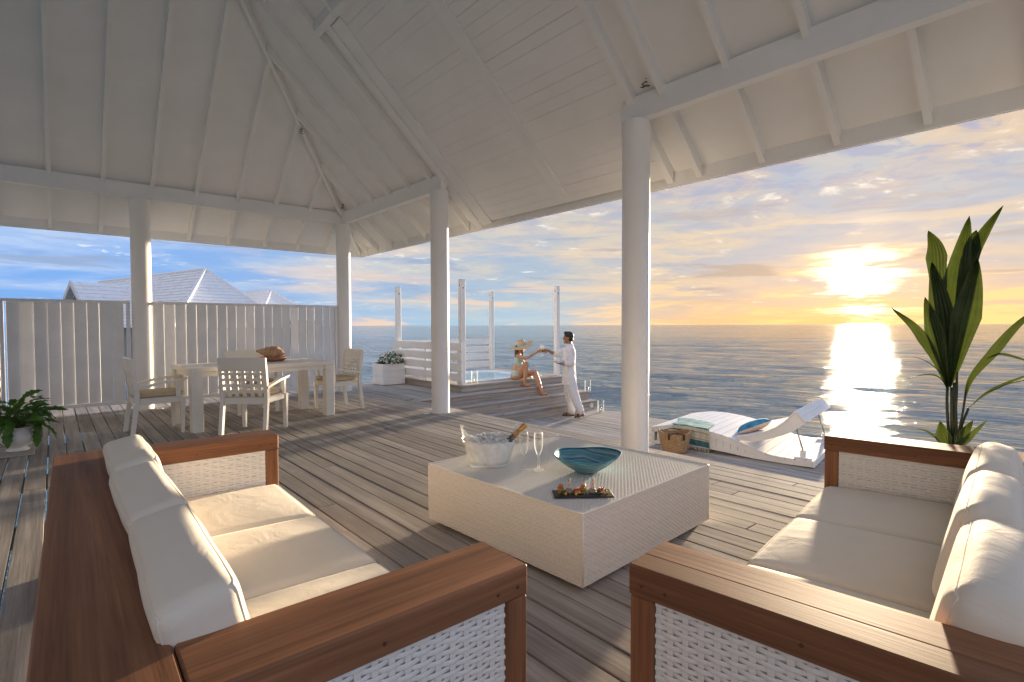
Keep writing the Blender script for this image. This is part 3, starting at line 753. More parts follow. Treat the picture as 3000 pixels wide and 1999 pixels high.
def cushion_mesh(name, sx, sy, sz, mats, puff=.03, edge=.5, n1=30, n2=22, n3=8, wr=.0, seed=0, axis=None, crease=0.0):
    """soft box cushion centred at origin: rounded box, puffed faces, slight seam edges and wrinkles"""
    mb = MB(); hx, hy, hz = sx/2, sy/2, sz/2; r_ = min(hx, hy, hz)*edge
    def shape(p):
        x, y, z = p
        px_, py_, pz_ = x/hx, y/hy, z/hz
        q_ = Vector((max(-hx+r_, min(hx-r_, x)), max(-hy+r_, min(hy-r_, y)), max(-hz+r_, min(hz-r_, z))))
        d = Vector(p)-q_
        if d.length > 1e-9: q_ = q_ + d.normalized()*r_ if max(abs(px_), abs(py_), abs(pz_)) > .999 else Vector(p)
        c_ = lambda t: max(0.0, 1-t*t)**.7
        q_.z += puff*(1 if z > 0 else -.3)*c_(px_)*c_(py_)*abs(pz_)
        q_.y += puff*.55*c_(px_)*c_(pz_)*(py_)
        q_.x += puff*.4*c_(py_)*c_(pz_)*(px_)
        if wr:
            s_ = Vector((seed*7.1, seed*3.3, 0))
            w_ = noise.noise(Vector((q_.x*3.5, q_.y*16, q_.z*9))+s_)*.6 + noise.noise(Vector((q_.x*2.0, q_.y*30, q_.z*14))+s_*2)*.35 + noise.noise(q_*5+s_)*.8
            nn = Vector((px_**5, py_**5, pz_**5)); nn = nn.normalized() if nn.length > 1e-6 else Vector((0, 0, 1))
            q_ += nn*w_*wr
        return q_
    def face(fn, a, b_): mb.grid(fn, a, b_)
    def cosd(t): return t
    face(lambda u, v: shape((-hx+sx*u, -hy+sy*v, hz)), n1, n2); face(lambda u, v: shape((-hx+sx*(1-u), -hy+sy*v, -hz)), n1, n2)
    face(lambda u, v: shape((-hx+sx*(1-u), hy, -hz+sz*v)), n1, n3); face(lambda u, v: shape((-hx+sx*u, -hy, -hz+sz*v)), n1, n3)
    face(lambda u, v: shape((hx, -hy+sy*u, -hz+sz*v)), n2, n3); face(lambda u, v: shape((-hx, -hy+sy*(1-u), -hz+sz*v)), n2, n3)
    me = mb.mesh(name, mats, smooth=True, weld=.0008, fix=True)
    def loop(ax, sg, n_=26):
        out = []
        H = [hx, hy, hz]; o1, o2 = [i for i in range(3) if i != ax]
        for a, b_, c_, d_ in ((-1, -1, 1, -1), (1, -1, 1, 1), (1, 1, -1, 1), (-1, 1, -1, -1)):
            for i in range(n_):
                p = [0, 0, 0]; p[ax] = sg*H[ax]; p[o1] = H[o1]*(a+(c_-a)*i/n_); p[o2] = H[o2]*(b_+(d_-b_)*i/n_); out.append(shape(p))
        return out
    return me, loop
def piping(parent, me_loop, r_, mt): 
    mb = MB(); mb.tube(me_loop + me_loop[:2], r_, 6, cap=False); return mb.build('piping', mt, parent, smooth=True)

SL_, SD_, SH_ = 2.55, 1.065, .62     # sofa length, depth, arm height
def sofa(label, loc, rz, sub):
    t = thing('sofa', label, 'sofa', loc, rz, 'teak and wicker sofas')
    AW, TT, PT = .215, .088, .075
    def bx(nm, x0, x1, y0, y1, z0, z1, mt, c=.007): return MB().box(x0, x1, y0, y1, z0, z1, c).build(nm, MT[mt], t, smooth=False)
    # arms: two-board tops, posts, lower rails, woven infill
    for xa, inn in ((0.0, 1), (SL_-AW, -1)):
        xb = xa+AW; sp_ = xa + AW*(.42 if inn > 0 else .58)
        bx('arm_top', xa, sp_-.0004, .235, SD_, SH_-TT, SH_, 'teak_y', .003) if sub == 2 else bx('arm_top', xa, xb, .235, SD_, SH_-TT, SH_, 'teak_y', .006)
        if sub == 2: bx('arm_top', sp_+.0004, xb, .235, SD_, SH_-TT, SH_-.0006, 'teak_y', .003)
        for yy in (SD_-.04, SD_-.11, .62):
            for xx, nx_ in ((xa-.001, -1), (xb+.001, 1)):
                o = MB().lathe([(.0052, 0), (.0048, .0012)], 10).build('wood_plug', MT['plug_wood'], t); o.matrix_basis = Matrix.Translation((xx-nx_*.0005, yy, SH_-.055)) @ Matrix.Rotation(R(90*nx_), 4, 'Y')
        bx('post', xa+.002, xb-.002, SD_-PT, SD_-.003, 0.0, SH_-TT-.001, 'teak_z', .004); bx('post', xa+.003, xb-.003, .24, .24+PT*.8, 0.0, SH_-TT-.001, 'teak_z', .004)
        bx('lower_rail', xa+.004, xb-.004, .24+PT*.8+.001, SD_-PT-.001, .06, .13, 'teak_y', .004)
        ly = SD_-PT-(.24+PT*.8)-.004; lz = SH_-TT-.13-.003
        y0 = .24+PT*.8+.002
        pu, pv, am = .042, .0150, .0040
        wicker(t, (xa+.014, y0+ly, .1315), (0, -1, 0), (0, 0, 1), ly, lz, pu, pv, am)
        wicker(t, (xb-.014, y0, .1315), (0, 1, 0), (0, 0, 1), ly, lz, pu, pv, am)
    # back: broad board top, posts, woven faces
    bx('back_top', 0.0, SL_, .0, .232, SH_-TT, SH_, 'teak_x', .005)
    for xx in (.004, SL_/2-.04, SL_-.084): bx('post', xx, xx+.08, .006, .226, 0.0, SH_-TT-.001, 'teak_z', .004)
    bx('lower_rail', .085, SL_-.085, .02, .21, .06, .13, 'teak_x', .004)
    for x0, x1 in ((.086, SL_/2-.042), (SL_/2+.042, SL_-.086)):
        wicker(t, (x0, .016, .1315), (1, 0, 0), (0, 0, 1), x1-x0, SH_-TT-.134, .034, .0165, .0042); wicker(t, (x1, .216, .1315), (-1, 0, 0), (0, 0, 1), x1-x0, SH_-TT-.134, .05, .03, .0042)
    # seat base
    bx('seat_frame', AW+.002, SL_-AW-.002, SD_-.075, SD_-.02, .08, .175, 'teak_x', .005); bx('seat_base', AW+.003, SL_-AW-.003, .236, SD_-.08, .13, .172, 'teak_x', .003)
    # cushions
    W3 = (SL_-2*AW)/3
    for i in range(3):
        xc = AW+W3*(i+.5)
        me, lp2 = cushion_mesh('seat_cushion', W3-.001, .74, .150, MT['cushion'], .026, .42, 30, 30, 8, .0013, sub*10+i)
        o = put('seat_cushion', me, t); [piping(o, lp2(2, s2), .0032, MT['cushion']) for s2 in (1, -1)]; o.location = (xc, SD_-.015-.37, .178+.075); o.rotation_euler = (R(-1.2), 0, R(rnd.uniform(-.5, .5)))
        hx, hy = (W3-.004)/2-.012, .37-.012
    for i in range(3):
        xc = AW+W3*(i+.5)
        me, lp2 = cushion_mesh('back_cushion', W3+.006, .176, .395 if sub == 1 else .372, MT['cushion'], .017 if sub == 1 else .026, .40 if sub == 1 else .66, 30, 18, 24, .0040, sub*10+5+i)
        o = put('back_cushion', me, t); [piping(o, lp2(1, s2), .0032, MT['cushion']) for s2 in (1, -1)]; o.location = (xc+rnd.uniform(-.006, .006), .232+.088+rnd.uniform(-.004, .006), .318+(.197 if sub == 1 else .184)+rnd.uniform(-.004, .008)); o.rotation_euler = (R(11+rnd.uniform(-2, 2)), R(rnd.uniform(-1.2, 1.2)), R(rnd.uniform(-1.5, 1.5)))
    return t
sofa('teak framed sofa with cream cushions at left, its wide wooden back at the left edge', (-.014, 3.655, 0), R(-91.0), 1)
rs = R(6.4)
sofa('teak framed sofa with cream cushions at right, in front of the palm', (1.225+1.065*math.sin(rs), .900-1.065*math.cos(rs), 0), rs, 2)

# ------------------------------------------------------------------ woven coffee table
ct = thing('coffee_table', 'low square off white woven coffee table between the two sofas', 'table', (2.515, 2.335, 0), R(2.5))
CW, CH = 1.29, .39
h = CW/2
MB().box(-h+.006, h-.006, -h+.006, h-.006, .035, CH-.006, .004).build('carcass', MT['wicker_back'], ct)
P_, A_ = .0125, .0016
V, F = weave(CW, CW, .0165, .0115, .0007)
MB().add([(a-h, b_-h, CH+c_) for a, b_, c_ in V], F).build('woven_top', MT['wicker'], ct, smooth=True, kind='stuff')
for (ox, oy, ux, uy) in ((-h, -h, 1, 0), (h, -h, 0, 1), (h, h, -1, 0), (-h, h, 0, -1)):
    wicker(ct, (ox, oy, .03), (ux, uy, 0), (0, 0, 1), CW, CH-.03, .0180, .0115, .0016, 'woven_side', back=False)
mb = MB()
for a, b_ in (((-h, -h), (h, -h)), ((h, -h), (h, h)), ((h, h), (-h, h)), ((-h, h), (-h, -h))):
    n_ = 90; mb.tube([(a[0]+(b_[0]-a[0])*i/n_, a[1]+(b_[1]-a[1])*i/n_, CH-.002+.0016*(i % 2)) for i in range(n_+1)], .0055, 6)
    mb.tube([(a[0], a[1], .035), (a[0], a[1], CH)], .0045, 6)
mb.build('edge_braid', MT['wicker'], ct, smooth=True)
for sx in (-1, 1):
    for sy in (-1, 1): MB().box(sx*(h-.09)-.05, sx*(h-.09)+.05, sy*(h-.09)-.05, sy*(h-.09)+.05, 0, .034, .003).build('foot', MT['concrete_light'], ct)

# ------------------------------------------------------------------ dining table
dt = thing('dining_table', 'long cream painted dining table with square legs by the fence', 'table', (2.115, 7.84, 0), R(4.6))
TW, TD, TZ = .915, .475, .79
MB().box(-TW, TW, -TD, TD, TZ-.055, TZ, .004).build('top', MT['cream_paint'], dt)
for sx in (-1, 1):
    for sy in (-1, 1):
        MB().box(sx*TW-(.0 if sx < 0 else .125)+.002*(1 if sx < 0 else -1), sx*TW+(.125 if sx < 0 else 0)+.002*(1 if sx < 0 else -1), sy*TD-(0 if sy < 0 else .115)+.002*(1 if sy < 0 else -1), sy*TD+(.115 if sy < 0 else 0)+.002*(1 if sy < 0 else -1), 0, TZ-.056, .004).build('leg', MT['cream_paint'], dt)
for sy in (-1, 1): MB().box(-TW+.13, TW-.13, sy*(TD-.05)-.012, sy*(TD-.05)+.012, TZ-.115, TZ-.057, .002).build('apron', MT['cream_paint'], dt)
for sx in (-1, 1): MB().box(sx*(TW-.05)-.012, sx*(TW-.05)+.012, -TD+.12, TD-.12, TZ-.115, TZ-.057, .002).build('apron', MT['cream_paint'], dt)

# ------------------------------------------------------------------ dining chairs (lattice backs)
def chair():
    t = thing('dining_chair', '', 'chair', group='cream dining chairs'); cp = MT['cream_paint']; W = .27
    def quadbar(nm, pts, w, d):   # bar along pts (y,z) polyline at fixed x, w along x, d in y
        pass
    for sx in (-1, 1):
        x0, x1 = (sx*W-.022, sx*W+.022)
        # rear leg and back upright in one bent piece
        poly = [(-.30, 0), (-.255, 0), (-.205, .40), (-.20, .50), (-.262, .92), (-.295, .92), (-.25, .50), (-.25, .40)]
        MB().prism(poly, x0, x1, 'x').build('rear_leg', cp, t, fix=True)
        MB().prism([(.215, 0), (.245, 0), (.262, .40), (.262, .44), (.205, .44), (.205, .40)], x0, x1, 'x').build('front_leg', cp, t, fix=True)
        MB().prism([(.165, .441), (.215, .441), (.215, .628), (.175, .628)], sx*W-.018, sx*W+.018, 'x').build('arm_support', cp, t, fix=True)
        MB().prism([(-.262, .60), (-.25, .572), (.05, .615), (.29, .668), (.255, .642), (.05, .59), (-.255, .555)][:0] or [(-.255, .548), (.05, .612), (.265, .640), (.30, .668), (.05, .640), (-.262, .578)], sx*W-.026+sx*.01, sx*W+.026+sx*.01, 'x').build('arm', cp, t, fix=True)
        MB().box(sx*(W-.004)-.012, sx*(W-.004)+.012, -.20, .205, .375, .436, .003).build('side_rail', cp, t)
    MB().box(-W+.022, W-.022, .225, .25, .375, .436, .003).build('front_rail', cp, t); MB().box(-W+.022, W-.022, -.235, -.212, .36, .436, .003).build('rear_rail', cp, t)
    MB().box(-W+.0, W-.0, -.20, .255, .437, .45, .003).build('seat_board', cp, t)
    me, lp2 = cushion_mesh('seat_pad', .49, .45, .055, MT['seat_pad'], .012, .6, 14, 14, 4, .001, 3); o = put('seat_pad', me, t); o.location = (0, .03, .479)
    # lattice back
    def by(z): return -.222 - (z-.50)*.148
    for sx in range(5):
        xc = -.19+.095*sx
        poly = [(by(.455)-.008, .455), (by(.455)+.010, .455), (by(.765)+.010, .765), (by(.765)-.008, .765)]
        MB().prism(poly, xc-.021, xc+.021, 'x').build('back_slat', cp, t, fix=True)
    for k_ in range(4):
        zc_ = .515+.071*k_
        poly = [(by(zc_-.018)-.005, zc_-.018), (by(zc_-.018)+.013, zc_-.018), (by(zc_+.018)+.013, zc_+.018), (by(zc_+.018)-.005, zc_+.018)]
        MB().prism(poly, -W+.022, W-.022, 'x').build('back_rail', cp, t, fix=True)
    mb = MB(); 
    def crest(u, v):
        z = .755+.165*v + .006*math.sin(math.pi*u); return (-W-.018+(2*W+.036)*u, by(z)+.014-.012*math.sin(math.pi*u), z)
    mb.grid(crest, 12, 3); mb.grid(lambda u, v: (crest(1-u, v)[0], crest(1-u, v)[1]-.026, crest(1-u, v)[2]), 12, 3)
    mb.grid(lambda u, v: (crest(u, 1)[0], crest(u, 1)[1]-.026*v, crest(u, 1)[2]), 12, 1); mb.grid(lambda u, v: (crest(u, 0)[0], crest(u, 0)[1]-.026*(1-v), crest(u, 0)[2]), 12, 1)
    for uu in (0, 1): mb.grid(lambda u, v, uu=uu: (crest(uu, v)[0], crest(uu, v)[1]-.026*u, crest(uu, v)[2]), 1, 3)
    mb.build('crest_board', cp, t, weld=.001, fix=True)
    return t
ch0 = chair()
for i, (x, y, rz, lab) in enumerate(((.935, 7.76, -90+2, 'cream lattice back armchair at the left end of the dining table'),
        (1.87, 7.0, -44, 'cream lattice back armchair with its back to the viewer, before the dining table'),
        (2.26, 8.58, 180+5, 'cream armchair mostly hidden behind the far side of the dining table'),
        (3.36, 8.03, 90+3, 'cream lattice back armchair at the right end of the dining table'))):
    o = ch0 if i == 0 else copy_tree(ch0)
    o.location = (x, y, 0); o.rotation_euler = (0, 0, R(rz)); o['label'] = lab

# ------------------------------------------------------------------ shell on its dish
o = thing('shell_dish', 'round terracotta dish of pale sand on the dining table', 'dish', (2.38, 8.03, TZ))
MB().lathe([(0, .004), (.13, .0), (.16, .004), (.205, .035), (.21, .058), (.20, .060), (.192, .04), (.15, .022), (0, .02)], 40).build('dish', MT['terracotta'], o, smooth=True)
mb = MB(); mb.grid(lambda u, v: (.194*u*math.cos(2*math.pi*v), .194*u*math.sin(2*math.pi*v), .046+.012*noise.noise((u*4, math.cos(6.28*v)*3, math.sin(6.28*v)*3))), 8, 30); mb.build('sand_fill', MT['sand'], o, smooth=True, weld=.0005)
mb = MB()
def shell(u, v):
    # spire on the left, swollen whorl on the right
    r_ = .105*(math.sin(math.pi*min(1, u**1.35*.95+.03))**.8)*(1+.06*math.cos(u*34)) + .002
    a = 2*math.pi*v; rr_ = r_*(1+.10*max(0, math.cos(a*5+u*20))*(u > .45)+.05*math.cos(a))
    return (-.24+.40*u, rr_*math.cos(a)*.95, rr_*math.sin(a)*.82)
mb.grid(shell, 44, 36)
me = mb.mesh('conch', MT['shell_body'], smooth=True, weld=.0005); o = put('conch_shell', me); o.location = (2.40, 8.03, TZ+.12); o.rotation_euler = (R(20), R(6), R(-40)); tag(o, 'large brown speckled spiral sea shell lying on the dish of sand', 'sea shell')

# ------------------------------------------------------------------ double sun lounger on the lower deck
lx, ly_ = Vector((6.98, 4.66)), Vector((7.3, 2.51)); la = math.atan2(ly_.y-lx.y, ly_.x-lx.x)
lo = thing('sun_lounger', 'wide white slatted double sun lounger with raised back on the lower deck', 'sun lounger', (6.98, 4.66, ZL), la)
LWD = 1.62   # local: x along the lounger from foot, y to the seaward side (left of travel)
lp_ = MT['post_paint']
topc = [(-.04, .268), (.10, .305), (.30, .338), (.52, .345), (.75, .328), (.95, .298), (1.10, .268), (1.23, .235), (1.36, .192), (1.50, .145), (1.63, .105), (1.75, .094), (1.90, .092), (2.05, .095), (2.16, .098)]
botc = [(2.18, .012), (1.84, .006), (1.42, .014), (1.08, .040), (.87, .052), (.60, .050), (.30, .030), (.0, .004)]
def cz(curve, x):
    for (a, za), (b_, zb) in zip(curve[:-1], curve[1:]):
        if min(a, b_) <= x <= max(a, b_): return za+(zb-za)*(x-a)/(b_-a)
    return curve[0][1] if abs(x-curve[0][0]) < abs(x-curve[-1][0]) else curve[-1][1]
botr = list(reversed(botc))
for y0, y1 in ((0.0, .035), (LWD-.035, LWD)):
    up_ = [(x, z-.026) for x, z in topc]
    MB().prism(up_ + [(x, z-.085 if x < 1.62 else z-.06) for x, z in reversed(topc)], y0, y1, 'y').build('side_rail', lp_, lo, fix=True)
    MB().prism([(x, cz(botr, x)+.001) for x in [i*.11 for i in range(20)]] + [(x, cz(botr, x)+.055) for x in reversed([i*.11 for i in range(20)])], y0+.001, y1-.001, 'y').build('side_rail', lp_, lo, fix=True)
    x = .04
    while x < 1.62:
        zt_, zb_ = cz(topc, min(x+.05, 2.1))-.07, cz(botr, x+.05)+.04
        if zt_-zb_ > .015: MB().box(x, x+.0935, y0+.013, y1-.013, zb_, zt_).build('side_slat', lp_, lo)
        x += .100
    MB().box(-.035, .0, y0, y1, .02, .24, .003).build('end_post', lp_, lo); MB().box(1.66, 2.165, y0+.0005, y1-.0005, .012, .072, .003).build('end_block', lp_, lo)
MB().box(2.166, 2.186, .0, LWD, .010, .098, .003).build('end_board', lp_, lo); MB().box(-.056, -.036, .0, LWD, .03, .262, .003).build('end_board', lp_, lo)
x = -.05; k_ = 0
while x < 2.17:
    w = .118; x2 = min(x+w, 2.186); za, zb_ = cz(topc, x), cz(topc, x2)
    MB().prism([(x+.004, za), (x2-.004, zb_), (x2-.004, zb_-.024), (x+.004, za-.024)], -.006, LWD+.006, 'y').build('deck_slat', lp_, lo, fix=True); x += w
# hinged back
bt = [(1.228, .262), (1.32, .285), (1.42, .315), (1.58, .375), (1.73, .455), (1.85, .560), (1.962, .700)]; bb = [(2.072, .570), (1.936, .447), (1.80, .375), (1.63, .303), (1.45, .245), (1.25, .240)]
for y0, y1 in ((.002, .04), (LWD-.04, LWD-.002)):
    MB().prism([(x, z-.0) for x, z in bt] + bb, y0, y1, 'y').build('back_side', lp_, lo, fix=True)
for (a, za), (b_, zb_) in zip(bt[:-1], bt[1:]):
    for k_ in range(1 if b_-a < .1 else 2):
        m_ = 1 if b_-a < .1 else 2; u0, u1 = k_/m_, (k_+1)/m_
        p, q_ = Vector((a+(b_-a)*u0, za+(zb_-za)*u0)), Vector((a+(b_-a)*u1, za+(zb_-za)*u1)); d = (q_-p).normalized(); nn = Vector((-d.y, d.x)); p += d*.003; q_ -= d*.003
        MB().prism([p+nn*.002, q_+nn*.002, q_+nn*.022, p+nn*.022], -.006, LWD+.006, 'y').build('back_slat', lp_, lo, fix=True)
for u0, u1 in ((0.03, .49), (.51, .97)):
    p, q_ = Vector((1.966, .704)).lerp(Vector((2.078, .573)), u0), Vector((1.966, .704)).lerp(Vector((2.078, .573)), u1); d = (q_-p).normalized(); nn = Vector((-d.y, d.x))
    MB().prism([p, q_, q_+nn*.02, p+nn*.02], -.006, LWD+.006, 'y').build('head_slat', lp_, lo, fix=True)
for yy in (.10, LWD-.10):
    MB().tube([(1.955, yy, .47), (2.035, yy, .19)], .011, 8).build('strut', MT['steel'], lo, smooth=True)
    MB().box(2.005, 2.065, yy-.03, yy+.03, .098, .20, .004).build('strut_block', lp_, lo); MB().box(1.93, 2.14, yy-.045, yy+.045, .0975, .112, .004).build('strut_base', lp_, lo)

LM = Matrix.Translation(lo.location) @ Matrix.Rotation(la, 4, 'Z')
# cushion on the lounger
mb = MB()
def pil(u, v, s_):
    x, y = (u-.5)*2, (v-.5)*2; e = (max(0, 1-abs(x)**2.6)*max(0, 1-abs(y)**2.6))**.55
    cxn = 1-.10*(1-abs(x))*0; k2 = 1-.07*(1-x*x)*(y*y) ; k1 = 1-.07*(1-y*y)*(x*x)
    return (x*.24*k1, y*.24*k2, s_*.075*e + .006*noise.noise((x*3, y*3, s_))*e)
mb.grid(lambda u, v: pil(u, v, 1), 22, 22, 0); mb.grid(lambda u, v: pil(1-u, v, -1), 22, 22, 1)
me = mb.mesh('pillow', [MT['pillow_blue'], MT['pillow_pink']], smooth=True, weld=.0006, fix=True)
o = put('throw_pillow', me); o.matrix_basis = LM @ Matrix.Translation((1.33, .42, .385)) @ Matrix.Rotation(R(-26), 4, 'Y') @ Matrix.Rotation(R(20), 4, 'Z'); tag(o, 'square blue throw pillow with a pale pink underside on the white lounger', 'pillow')
# towel draped over the near side of the lounger
tw = thing('beach_towel', 'teal and sand striped towel with white fringe draped over the lounger', 'towel', LM @ Vector((.75, 0, 0)), la)
def towel(u, v):
    # u across the drape (0 far end on the top, 1 hem hanging by the near side), v along the lounger
    s_ = u*.885; x = .30+.56*v + .05*math.sin(u*3+v*2)*(1-u)
    top = cz(topc, min(max(x, -.03), 1.2))+.012
    fold = .016*max(0, noise.noise((x*4, s_*2.0, 1.3)))+.007*abs(noise.noise((x*8+s_*3, s_*2.5, 4.1)))
    if s_ < .62:
        y = .58-s_; z = top + fold*1.6 + .02*math.exp(-((y-.05)/.08)**2)*0
        x -= .30*(1-u)**2*.6
    else:
        d = s_-.62; y = -.022-.012*abs(math.sin(x*34+1.1))-.05*d*0-.02*noise.noise((x*9, d*2, 2)); z = top+.006-d
        if d < .03: y = -.012; z = top+.01-d*.6
    return (x-.75, y, z)
mats = [MT['towel_teal'], MT['towel_sand'], MT['towel_stripe'], MT['towel_dark']]
def tk(u, v):
    if u < .70: return 0 if not (.40 < u < .44) else 1
    if u < .73: return 0
    if u < .76: return 1
    if u < .776: return 2
    if u < .86: return 1
    if u < .876: return 2
    if u < .895: return 1
    return 3
mb = MB(); mb.grid(towel, 64, 44, kf=tk)
me = mb.mesh('cloth', mats, smooth=True); o = put('cloth', me, tw)
md = o.modifiers.new('thick', 'SOLIDIFY'); md.thickness = .004; md.offset = 1
mb = MB()
for i in range(30):
    p = Vector(towel(1.0, (i+.5)/30)); sw = rnd.uniform(-.012, .012)
    mb.tube([p, p+Vector((sw*.5, -.004, -.03)), p+Vector((sw, -.002, -.062-rnd.uniform(0, .012)))], [.0042, .0036, .0045], 5)
mb.build('fringe', MT['cotton_fringe'], tw, smooth=True)
# straw basket
bk = thing('straw_basket', 'tall woven straw basket with dark leather handle tabs beside the lounger', 'basket', (6.77, 4.18, ZL), R(-50))
mb = MB(); NA_, NZ_ = 72, 26
def bsk(i, j, inner=0.0):
    u = i/NZ_; r0 = .150+.062*u**.8; r_ = r0 + (.0045 if (i//1+j//2) % 2 else -.0035) - inner
    a = 2*math.pi*j/NA_; z = .004+.285*u + .022*math.cos(2*a)*u**3
    return (r_*math.cos(a)*1.08, r_*math.sin(a)*.88, z)
v = [bsk(i, j) for i in range(NZ_+1) for j in range(NA_)] + [bsk(i, j, .012) for i in reversed(range(NZ_+1)) for j in range(NA_)]
f = [(i*NA_+j, i*NA_+(j+1) % NA_, (i+1)*NA_+(j+1) % NA_, (i+1)*NA_+j) for i in range(2*NZ_+1) for j in range(NA_)]
f.append(tuple(range((2*NZ_+1)*NA_, (2*NZ_+2)*NA_))); f.append(tuple(reversed(range(NA_)))); mb.add(v, f); mb.build('body', MT['straw_weave'], bk, smooth=True)
mb = MB(); mb.tube([Vector(bsk(NZ_, j % NA_, .006))+Vector((0, 0, .004+.003*(j % 2))) for j in range(NA_+1)], .009, 6); mb.build('rim', MT['straw_weave'], bk, smooth=True)
for sy in (-1, 1):
    for xx in (-.085, .085):
        a = math.atan2(sy*.9, xx/.2); p = Vector((.222*math.cos(a)*1.08, .222*math.sin(a)*.88, .262)); T = Matrix.Translation(p) @ Matrix.Rotation(a, 4, 'Z')
        MB().box(-.006, .008, -.013, .013, -.055, .035, .002, T=T).build('handle_tab', MT['leather'], bk)
    mb = MB(); mb.tube([(xx_*.085, sy*.185, .29+.018*(1-xx_*xx_)) for xx_ in (-1, -.6, -.2, .2, .6, 1)], .007, 6); mb.build('handle', MT['leather'], bk, smooth=True)
# ================================================================== TABLE THINGS
CTZ = CH + .0035
# ice bucket
ib = thing('ice_bucket', 'clear acrylic ice bucket with a wavy two handled rim on the coffee table', 'ice bucket', (2.12, 2.66, CTZ), R(-38))
def bprof(z): 
    u = max(0.0, min(1.0, z/.27)); return .112+.062*u**.75
def btop(a): return .212+.052*math.cos(2*a)*(1 if math.cos(2*a) > 0 else .62)
mb = MB(); NA_, NZ_ = 64, 18
ring = []
for i in range(NZ_+1):
    for j in range(NA_):
        a = 2*math.pi*j/NA_; z = btop(a)*i/NZ_; r_ = bprof(z); ring.append((r_*math.cos(a)*1.10, r_*math.sin(a)*.86, z))
inn = []
for i in range(NZ_+1):
    for j in range(NA_):
        a = 2*math.pi*j/NA_; z = btop(a)-(btop(a)-.016)*i/NZ_; r_ = bprof(z)-.0045; inn.append((r_*math.cos(a)*1.10, r_*math.sin(a)*.86, z))
f = [(i*NA_+j, i*NA_+(j+1) % NA_, (i+1)*NA_+(j+1) % NA_, (i+1)*NA_+j) for i in range(2*NZ_+1) for j in range(NA_)]
f.append(tuple(reversed(range(NA_)))); f.append(tuple(range((2*NZ_+1)*NA_, (2*NZ_+2)*NA_)))
mb.add(ring+inn, f); mb.build('shell', MT['acrylic'], ib, smooth=True)
ice = thing('crushed_ice', 'ice cubes filling the clear bucket round the bottle', 'ice', (2.12, 2.66, CTZ), R(-38), kind='stuff')
mb = MB(); prof = [(0, .0185)] + [(bprof(z)-.0052, z) for z in (.0185, .04, .07, .10, .13, .155)] + [(bprof(.155)-.02, .165), (0, .172)]
mb.lathe(prof, 48, ex=1.10, ey=.86); mb.build('ice_fill', MT['ice_mass'], ice, smooth=True, kind='stuff')
mb = MB(); ri = random.Random(3)
for i in range(150):
    a = ri.uniform(0, 6.283); q_ = math.sqrt(ri.random()); r_ = q_*(bprof(.17)-.022); z = .160+ri.uniform(0, .034)*(1-.35*q_) ; s_ = ri.uniform(.009, .0135)
    T = Matrix.Translation((r_*math.cos(a)*1.10, r_*math.sin(a)*.86, z)) @ Matrix.Rotation(ri.uniform(0, 3), 4, 'X') @ Matrix.Rotation(ri.uniform(0, 3), 4, 'Z')
    mb.box(-s_, s_, -s_*.9, s_*.9, -s_*.8, s_*.8, s_*.3, T=T)
mb.build('ice_cubes', MT['ice'], ice, kind='stuff')
# champagne bottle leaning in the ice: gold foil neck up to the right
bo = thing('champagne_bottle', 'champagne bottle with a gold foil neck leaning in the ice bucket', 'bottle', (2.085, 2.625, CTZ+.045))
vr = Vector((math.cos(YAW), -math.sin(YAW), 0)); vf = Vector((math.sin(YAW), math.cos(YAW), 0))
bax = (vr*.68 + vf*.10 + Vector((0, 0, .62))).normalized()
bo.rotation_euler = bax.to_track_quat('Z', 'Y').to_euler()
MB().lathe([(0, .0), (.040, .0), (.043, .01), (.043, .13), (.036, .165), (.020, .195), (.0165, .215)], 28).build('glass_body', MT['bottle_glass'], bo, smooth=True)
MB().lathe([(.0185, .190), (.0180, .215), (.0168, .228)], 28).build('red_band', MT['red_foil'], bo, smooth=True)
MB().lathe([(.0172, .226), (.0165, .262), (.0160, .282), (.0178, .286), (.0178, .296), (.0165, .300), (.0188, .306), (.0180, .322), (.012, .328), (0, .329)], 28).build('foil', MT['gold_foil'], bo, smooth=True, autosmooth=40)
cu = bpy.data.curves.new('lettering', 'FONT'); cu.body = 'MO\u00cbT'; cu.size = .0175; cu.align_x = 'CENTER'; cu.align_y = 'CENTER'; cu.space_character = 1.05; cu.resolution_u = 2
tmp = bpy.data.objects.new('lettering', cu); COL.objects.link(tmp); bpy.context.view_layer.update()
lm = bpy.data.meshes.new_from_object(tmp.evaluated_get(bpy.context.evaluated_depsgraph_get())); bpy.data.objects.remove(tmp)
bm = bmesh.new(); bm.from_mesh(lm); bmesh.ops.triangulate(bm, faces=bm.faces); bmesh.ops.subdivide_edges(bm, edges=[e for e in bm.edges if e.calc_length() > .003], cuts=2, use_grid_fill=True); bm.to_mesh(lm); bm.free()
# wrap the lettering round the foil on the side that faces the viewer (text runs up the neck)
Rb = bo.rotation_euler.to_matrix(); lv_ = Rb.inverted() @ (-vf + vr*.15 + Vector((0, 0, .25))); a0 = math.atan2(lv_.y, lv_.x)
for vtx in lm.vertices:
    tx, ty = vtx.co.x, vtx.co.y; z = .255+tx; r_ = .0176-.02*(z-.226)*.3; a = a0 + ty/.0168
    vtx.co = (r_*math.cos(a), r_*math.sin(a), z)
lm.materials.clear(); lm.materials.append(MT['lettering_ink']); put('lettering', lm, bo)
